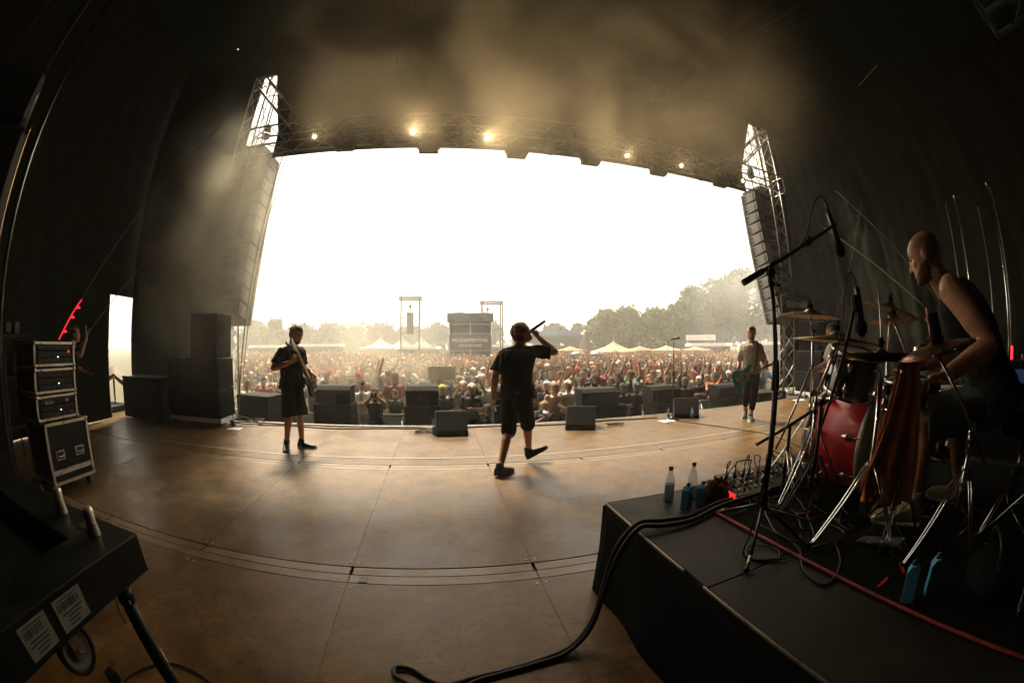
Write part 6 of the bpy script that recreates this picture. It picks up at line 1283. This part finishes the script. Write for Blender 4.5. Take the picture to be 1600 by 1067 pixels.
t = empty('wooden_spire', (24.6, 65.8, GZ), .3, 'small brown pointed spire roof in front of the trees', 'tower'); MB().lathe([(0, 5.2), (1.5, 1.6), (1.6, 1.5), (0, 1.5)], 6, smooth=False).build('spire_roof', mat('brown_roof', (.1, .06, .04), rough=.8), t); MB().box((0, 0, .8), (1.8, 1.8, 1.6)).build('base', mat('brown_roof', (.1, .06, .04)), t)
# trees
def leafm(name, c1, c2): return mat(name, c1, c2, .6, .8, contrast=(.4, .6))
LEAF = [leafm('leaf_green', (.06, .1, .025), (.11, .15, .04)), leafm('leaf_olive', (.1, .115, .03), (.15, .16, .045)), leafm('leaf_dark', (.04, .065, .02), (.08, .105, .03))]
BARK = mat('bark', (.07, .05, .035), (.045, .032, .022), 9, .9, bump=.6, bscale=20)
def tree(loc, h, w_, label, seed, n=4200, leaf=.36, m=0, group='trees beyond the field', trunk_h=.3, lobes=9):
    rg = np.random.default_rng(seed); t = empty('leafy_tree', loc, 0, label, 'tree', group)
    b = MB(); b.tube([(0, 0, -.2), (.05, 0, h*trunk_h*.5), (0, .05, h*trunk_h), (.1, 0, h*.6)], [h*.03, h*.024, h*.02, h*.008], 8)
    L = []
    for i in range(lobes):
        a = rg.uniform(0, 6.28); q = rg.uniform(.1, .36)*w_; z = h*rg.uniform(trunk_h+.06, .86); q *= (1-.5*max(0, (z/h-.55)/.45)); c = np.array([q*math.cos(a), q*math.sin(a), z]); r_ = rg.uniform(.2, .32)*w_*(1-.35*max(0, (z/h-.6)/.4)); L.append((c, r_))
        b.tube([(0, 0, h*trunk_h*.8), tuple(c*.5+np.array([0, 0, h*trunk_h*.35])), tuple(c)], [h*.012, h*.008, h*.003], 5)
    L.append((np.array([0, 0, h*.84]), w_*.24)); b.build('trunk', BARK, t)
    P = []
    ws = np.array([r_**2 for _, r_ in L]); ws /= ws.sum()
    for (c, r_), k in zip(L, rg.multinomial(n, ws)):
        d = rg.normal(size=(k, 3)); d /= np.linalg.norm(d, axis=1)[:, None]; rr = r_*rg.uniform(.35, 1.08, k)**.5*(1+.18*np.sin(d[:, 0]*7+seed)*np.sin(d[:, 2]*6)); P.append(c+d*rr[:, None]*np.array([1, 1, .82]))
    P = np.concatenate(P); k = len(P); u = rg.normal(size=(k, 3)); u /= np.linalg.norm(u, axis=1)[:, None]; v = np.cross(u, rg.normal(size=(k, 3))); v /= np.linalg.norm(v, axis=1)[:, None]; s1 = leaf*rg.uniform(.5, 1.2, (k, 1)); s2 = s1*rg.uniform(.5, .9, (k, 1))
    Q = np.stack([P-u*s1, P+v*s2, P+u*s1, P-v*s2], 1).reshape(-1, 3); F = np.arange(4*k).reshape(-1, 4)
    me = bpy.data.meshes.new('crown'); me.vertices.add(4*k); me.vertices.foreach_set('co', Q.ravel()); me.loops.add(4*k); me.loops.foreach_set('vertex_index', F.ravel().astype(np.int32)); me.polygons.add(k); me.polygons.foreach_set('loop_start', np.arange(0, 4*k, 4, dtype=np.int32)); me.update(calc_edges=True)
    put(me, 'crown', LEAF[m], t)
RT_ = [(47.6, 55.5, 15.0, 9, 0, 'tall tree filling the gap left of the tallest one'), (56, 47, 14.5, 11, 2, 'tall dark tree behind the bassist side trees'), (28.6, 66, 8.6, 8, 1, 'low leafy tree at the open end of the tree row'), (32.0, 64, 9.2, 8.5, 1, 'round olive tree second from the open end of the row'), (35.5, 60.5, 8.8, 8, 1, 'round olive tree third in the row above the microphone'), (38.5, 58, 9.6, 8, 0, 'leafy tree just before the row rises'), (41.2, 57, 12.6, 9, 0, 'taller leafy tree where the row rises'), (45, 56.5, 14.2, 10, 0, 'broad tall tree left of the bassist'), (50.5, 54, 16.4, 11, 2, 'tallest tree of the row above the bassist'), (52.5, 48, 14.6, 11, 2, 'tall tree behind the bassist head'), (51, 41, 12.8, 10, 2, 'tall hazy tree beside the hung speakers'), (54, 36, 13.5, 10, 0, 'hazy tree mostly behind the timer tower'), (30, 70, 7, 7, 0, 'small tree behind the low end of the row'), (46, 62, 10, 9, 2, 'dark tree filling the back of the row'), (39, 66, 8.5, 9, 2, 'dark tree behind the olive trees')]
for i, (x, y, h, w_, m, lab) in enumerate(RT_): tree((x, y, GZ), h, w_, lab, 100+i, 5200, .34, m, 'tall tree row on the bassist side', .18, 11)
LT_ = [(-49, 98, 8.2, 11), (-44, 101, 9.8, 8), (-38, 106, 7.6, 12), (-31.5, 115, 8.6, 13), (-24, 122, 8.2, 13), (-17.5, 128, 8.9, 14), (-9, 128, 8.0, 13), (-1, 121, 8.2, 13), (6, 121, 8.6, 13), (13, 112, 8.0, 12), (21, 104, 7.6, 10), (27.5, 96, 7.6, 7), (31.5, 90, 7.8, 5), (-56, 92, 8.5, 11), (-62, 84, 8.5, 11)]
LN = ['faded far tree behind the smoky speaker column', 'faded far tree with a tall tip near the speaker column', 'faded far tree left of the guitarist', 'faded far tree behind the guitarist head', 'faded far tree right of the guitarist', 'faded far tree above the first pointed tents', 'faded far tree behind the delay tower', 'faded far tree left of the banner tower', 'faded far tree behind the banner tower', 'faded far tree between tower and singer', 'faded far tree just right of the singer', 'small round far tree over the blue-signed bar', 'narrow far tree beside the spire', 'faded far tree hidden by the speaker column', 'faded far tree beyond the doorway side']
for i, (x, y, h, w_) in enumerate(LT_): tree((x, y, GZ), h, w_, LN[i], 200+i, 2600, .55, 2, 'faded tree line on the horizon', .12, 10)
# tent outside the doorway
t = empty('side_tent', (-9.35, 8.35, GZ), R(48), 'brown tarpaulin tent seen through the doorway', 'tent'); TP = mat('brown_tarp', (.16, .12, .07), (.1, .075, .045), 4, .7, bump=.3, bscale=9)
grid('tarp', lambda u, v: ((u-.5)*3.4, (v-.5)*3.0, 1.95-abs(u-.5)*2.2-.12*math.sin(v*7)-.08*mnoise.noise((u*6, v*6, 1))), 20, 16, TP, t, thick=.01)
for sx in (-1, 1): MB().cyl((0, sx*1.25, 0), (0, sx*1.25, 1.95), .03, n=6).build('pole', STEEL, t)
t = empty('storage_trunk', (-8.2, 6.9, GZ), 0, 'dark trunk outside the doorway below the tarpaulin tent', 'case'); MB().box((0, 0, .7), (.7, 1.2, 1.0), ch=.02).build('body', CASEP, t); MB().box((0, 0, 1.22), (.72, 1.22, .06), ch=.01).build('lid', BLACKM, t)

# ------------------------------------------------------------------ the air: thin even haze over the field and stage smoke
def volume_box(name, lo, hi, setup, label):
    b = MB(); b.box(((lo[0]+hi[0])/2, (lo[1]+hi[1])/2, (lo[2]+hi[2])/2), (hi[0]-lo[0], hi[1]-lo[1], hi[2]-lo[2]))
    m = bpy.data.materials.new(name+'_air'); m.use_nodes = True; n = m.node_tree; n.nodes.clear()
    out = n.nodes.new('ShaderNodeOutputMaterial'); v = n.nodes.new('ShaderNodeVolumePrincipled'); n.links.new(v.outputs[0], out.inputs['Volume'])
    setup(n, v); o = b.build(name, m); tag(o, label, 'haze' if name == 'haze' else 'smoke', kind='stuff'); o.display_type = 'WIRE'
    return o
def _hz(n, v):
    v.inputs['Color'].default_value = (.97, .94, .88, 1); v.inputs['Density'].default_value = .003; v.inputs['Anisotropy'].default_value = .35
volume_box('haze', (-190, -8, GZ-1), (190, 260, 24), _hz, 'thin pale summer haze over the field')
def smoke(name, c, r, dens, label, scale=.55, seed=0.0, col=(.93, .86, .68), lo=.42, hi=.66):
    def st(n, v):
        g = n.nodes.new('ShaderNodeNewGeometry')
        mp = n.nodes.new('ShaderNodeMapping'); mp.vector_type = 'TEXTURE'; mp.inputs['Location'].default_value = c; mp.inputs['Scale'].default_value = r
        n.links.new(g.outputs['Position'], mp.inputs[0])
        ln = n.nodes.new('ShaderNodeVectorMath'); ln.operation = 'LENGTH'; n.links.new(mp.outputs[0], ln.inputs[0])
        fa = n.nodes.new('ShaderNodeMapRange'); fa.interpolation_type = 'SMOOTHSTEP'
        fa.inputs['From Min'].default_value = 1; fa.inputs['From Max'].default_value = .25; fa.inputs['To Min'].default_value = 0; fa.inputs['To Max'].default_value = 1
        n.links.new(ln.outputs['Value'], fa.inputs[0])
        of = n.nodes.new('ShaderNodeVectorMath'); of.operation = 'ADD'; of.inputs[1].default_value = (seed, seed*1.7, -seed); n.links.new(g.outputs['Position'], of.inputs[0])
        z = n.nodes.new('ShaderNodeTexNoise'); z.inputs['Scale'].default_value = scale; z.inputs['Detail'].default_value = 4; z.inputs['Roughness'].default_value = .55; z.inputs['Distortion'].default_value = .6
        n.links.new(of.outputs[0], z.inputs['Vector'])
        r2 = n.nodes.new('ShaderNodeMapRange'); r2.interpolation_type = 'SMOOTHSTEP'; r2.inputs['From Min'].default_value = lo; r2.inputs['From Max'].default_value = hi; r2.inputs['To Min'].default_value = .08; r2.inputs['To Max'].default_value = 1
        n.links.new(z.outputs['Fac'], r2.inputs[0])
        mu = n.nodes.new('ShaderNodeMath'); mu.operation = 'MULTIPLY'; n.links.new(fa.outputs[0], mu.inputs[0]); n.links.new(r2.outputs[0], mu.inputs[1])
        m2 = n.nodes.new('ShaderNodeMath'); m2.operation = 'MULTIPLY'; m2.inputs[1].default_value = dens; n.links.new(mu.outputs[0], m2.inputs[0])
        n.links.new(m2.outputs[0], v.inputs['Density'])
        v.inputs['Color'].default_value = (*col, 1); v.inputs['Anisotropy'].default_value = .4
    lo_ = [c[i]-r[i] for i in range(3)]; hi_ = [c[i]+r[i] for i in range(3)]
    return volume_box(name, lo_, hi_, st, label)
smoke('smoke', (1.8, 5.0, 6.1), (6.6, 3.3, 2.4), .55, 'brown stage smoke drifting under the roof behind the front truss', seed=3.1, lo=.39, hi=.67, col=(.93, .87, .67))
smoke('smoke', (-4.9, 7.3, 3.7), (2.0, 2.2, 3.8), 1.0, 'pale smoke hanging beside the tall speaker tower and drape', seed=2.6, scale=.7, lo=.3, hi=.74)
smoke('smoke', (-2.4, 12.5, .6), (6.0, 4.6, 3.0), .12, 'white smoke blowing out over the front rows of the crowd', seed=5.5)
smoke('smoke', (14.5, 14.0, 4.0), (6.5, 5.0, 6.0), .09, 'pale smoke drifting in front of the tall trees', seed=1.4, col=(.95, .93, .9))
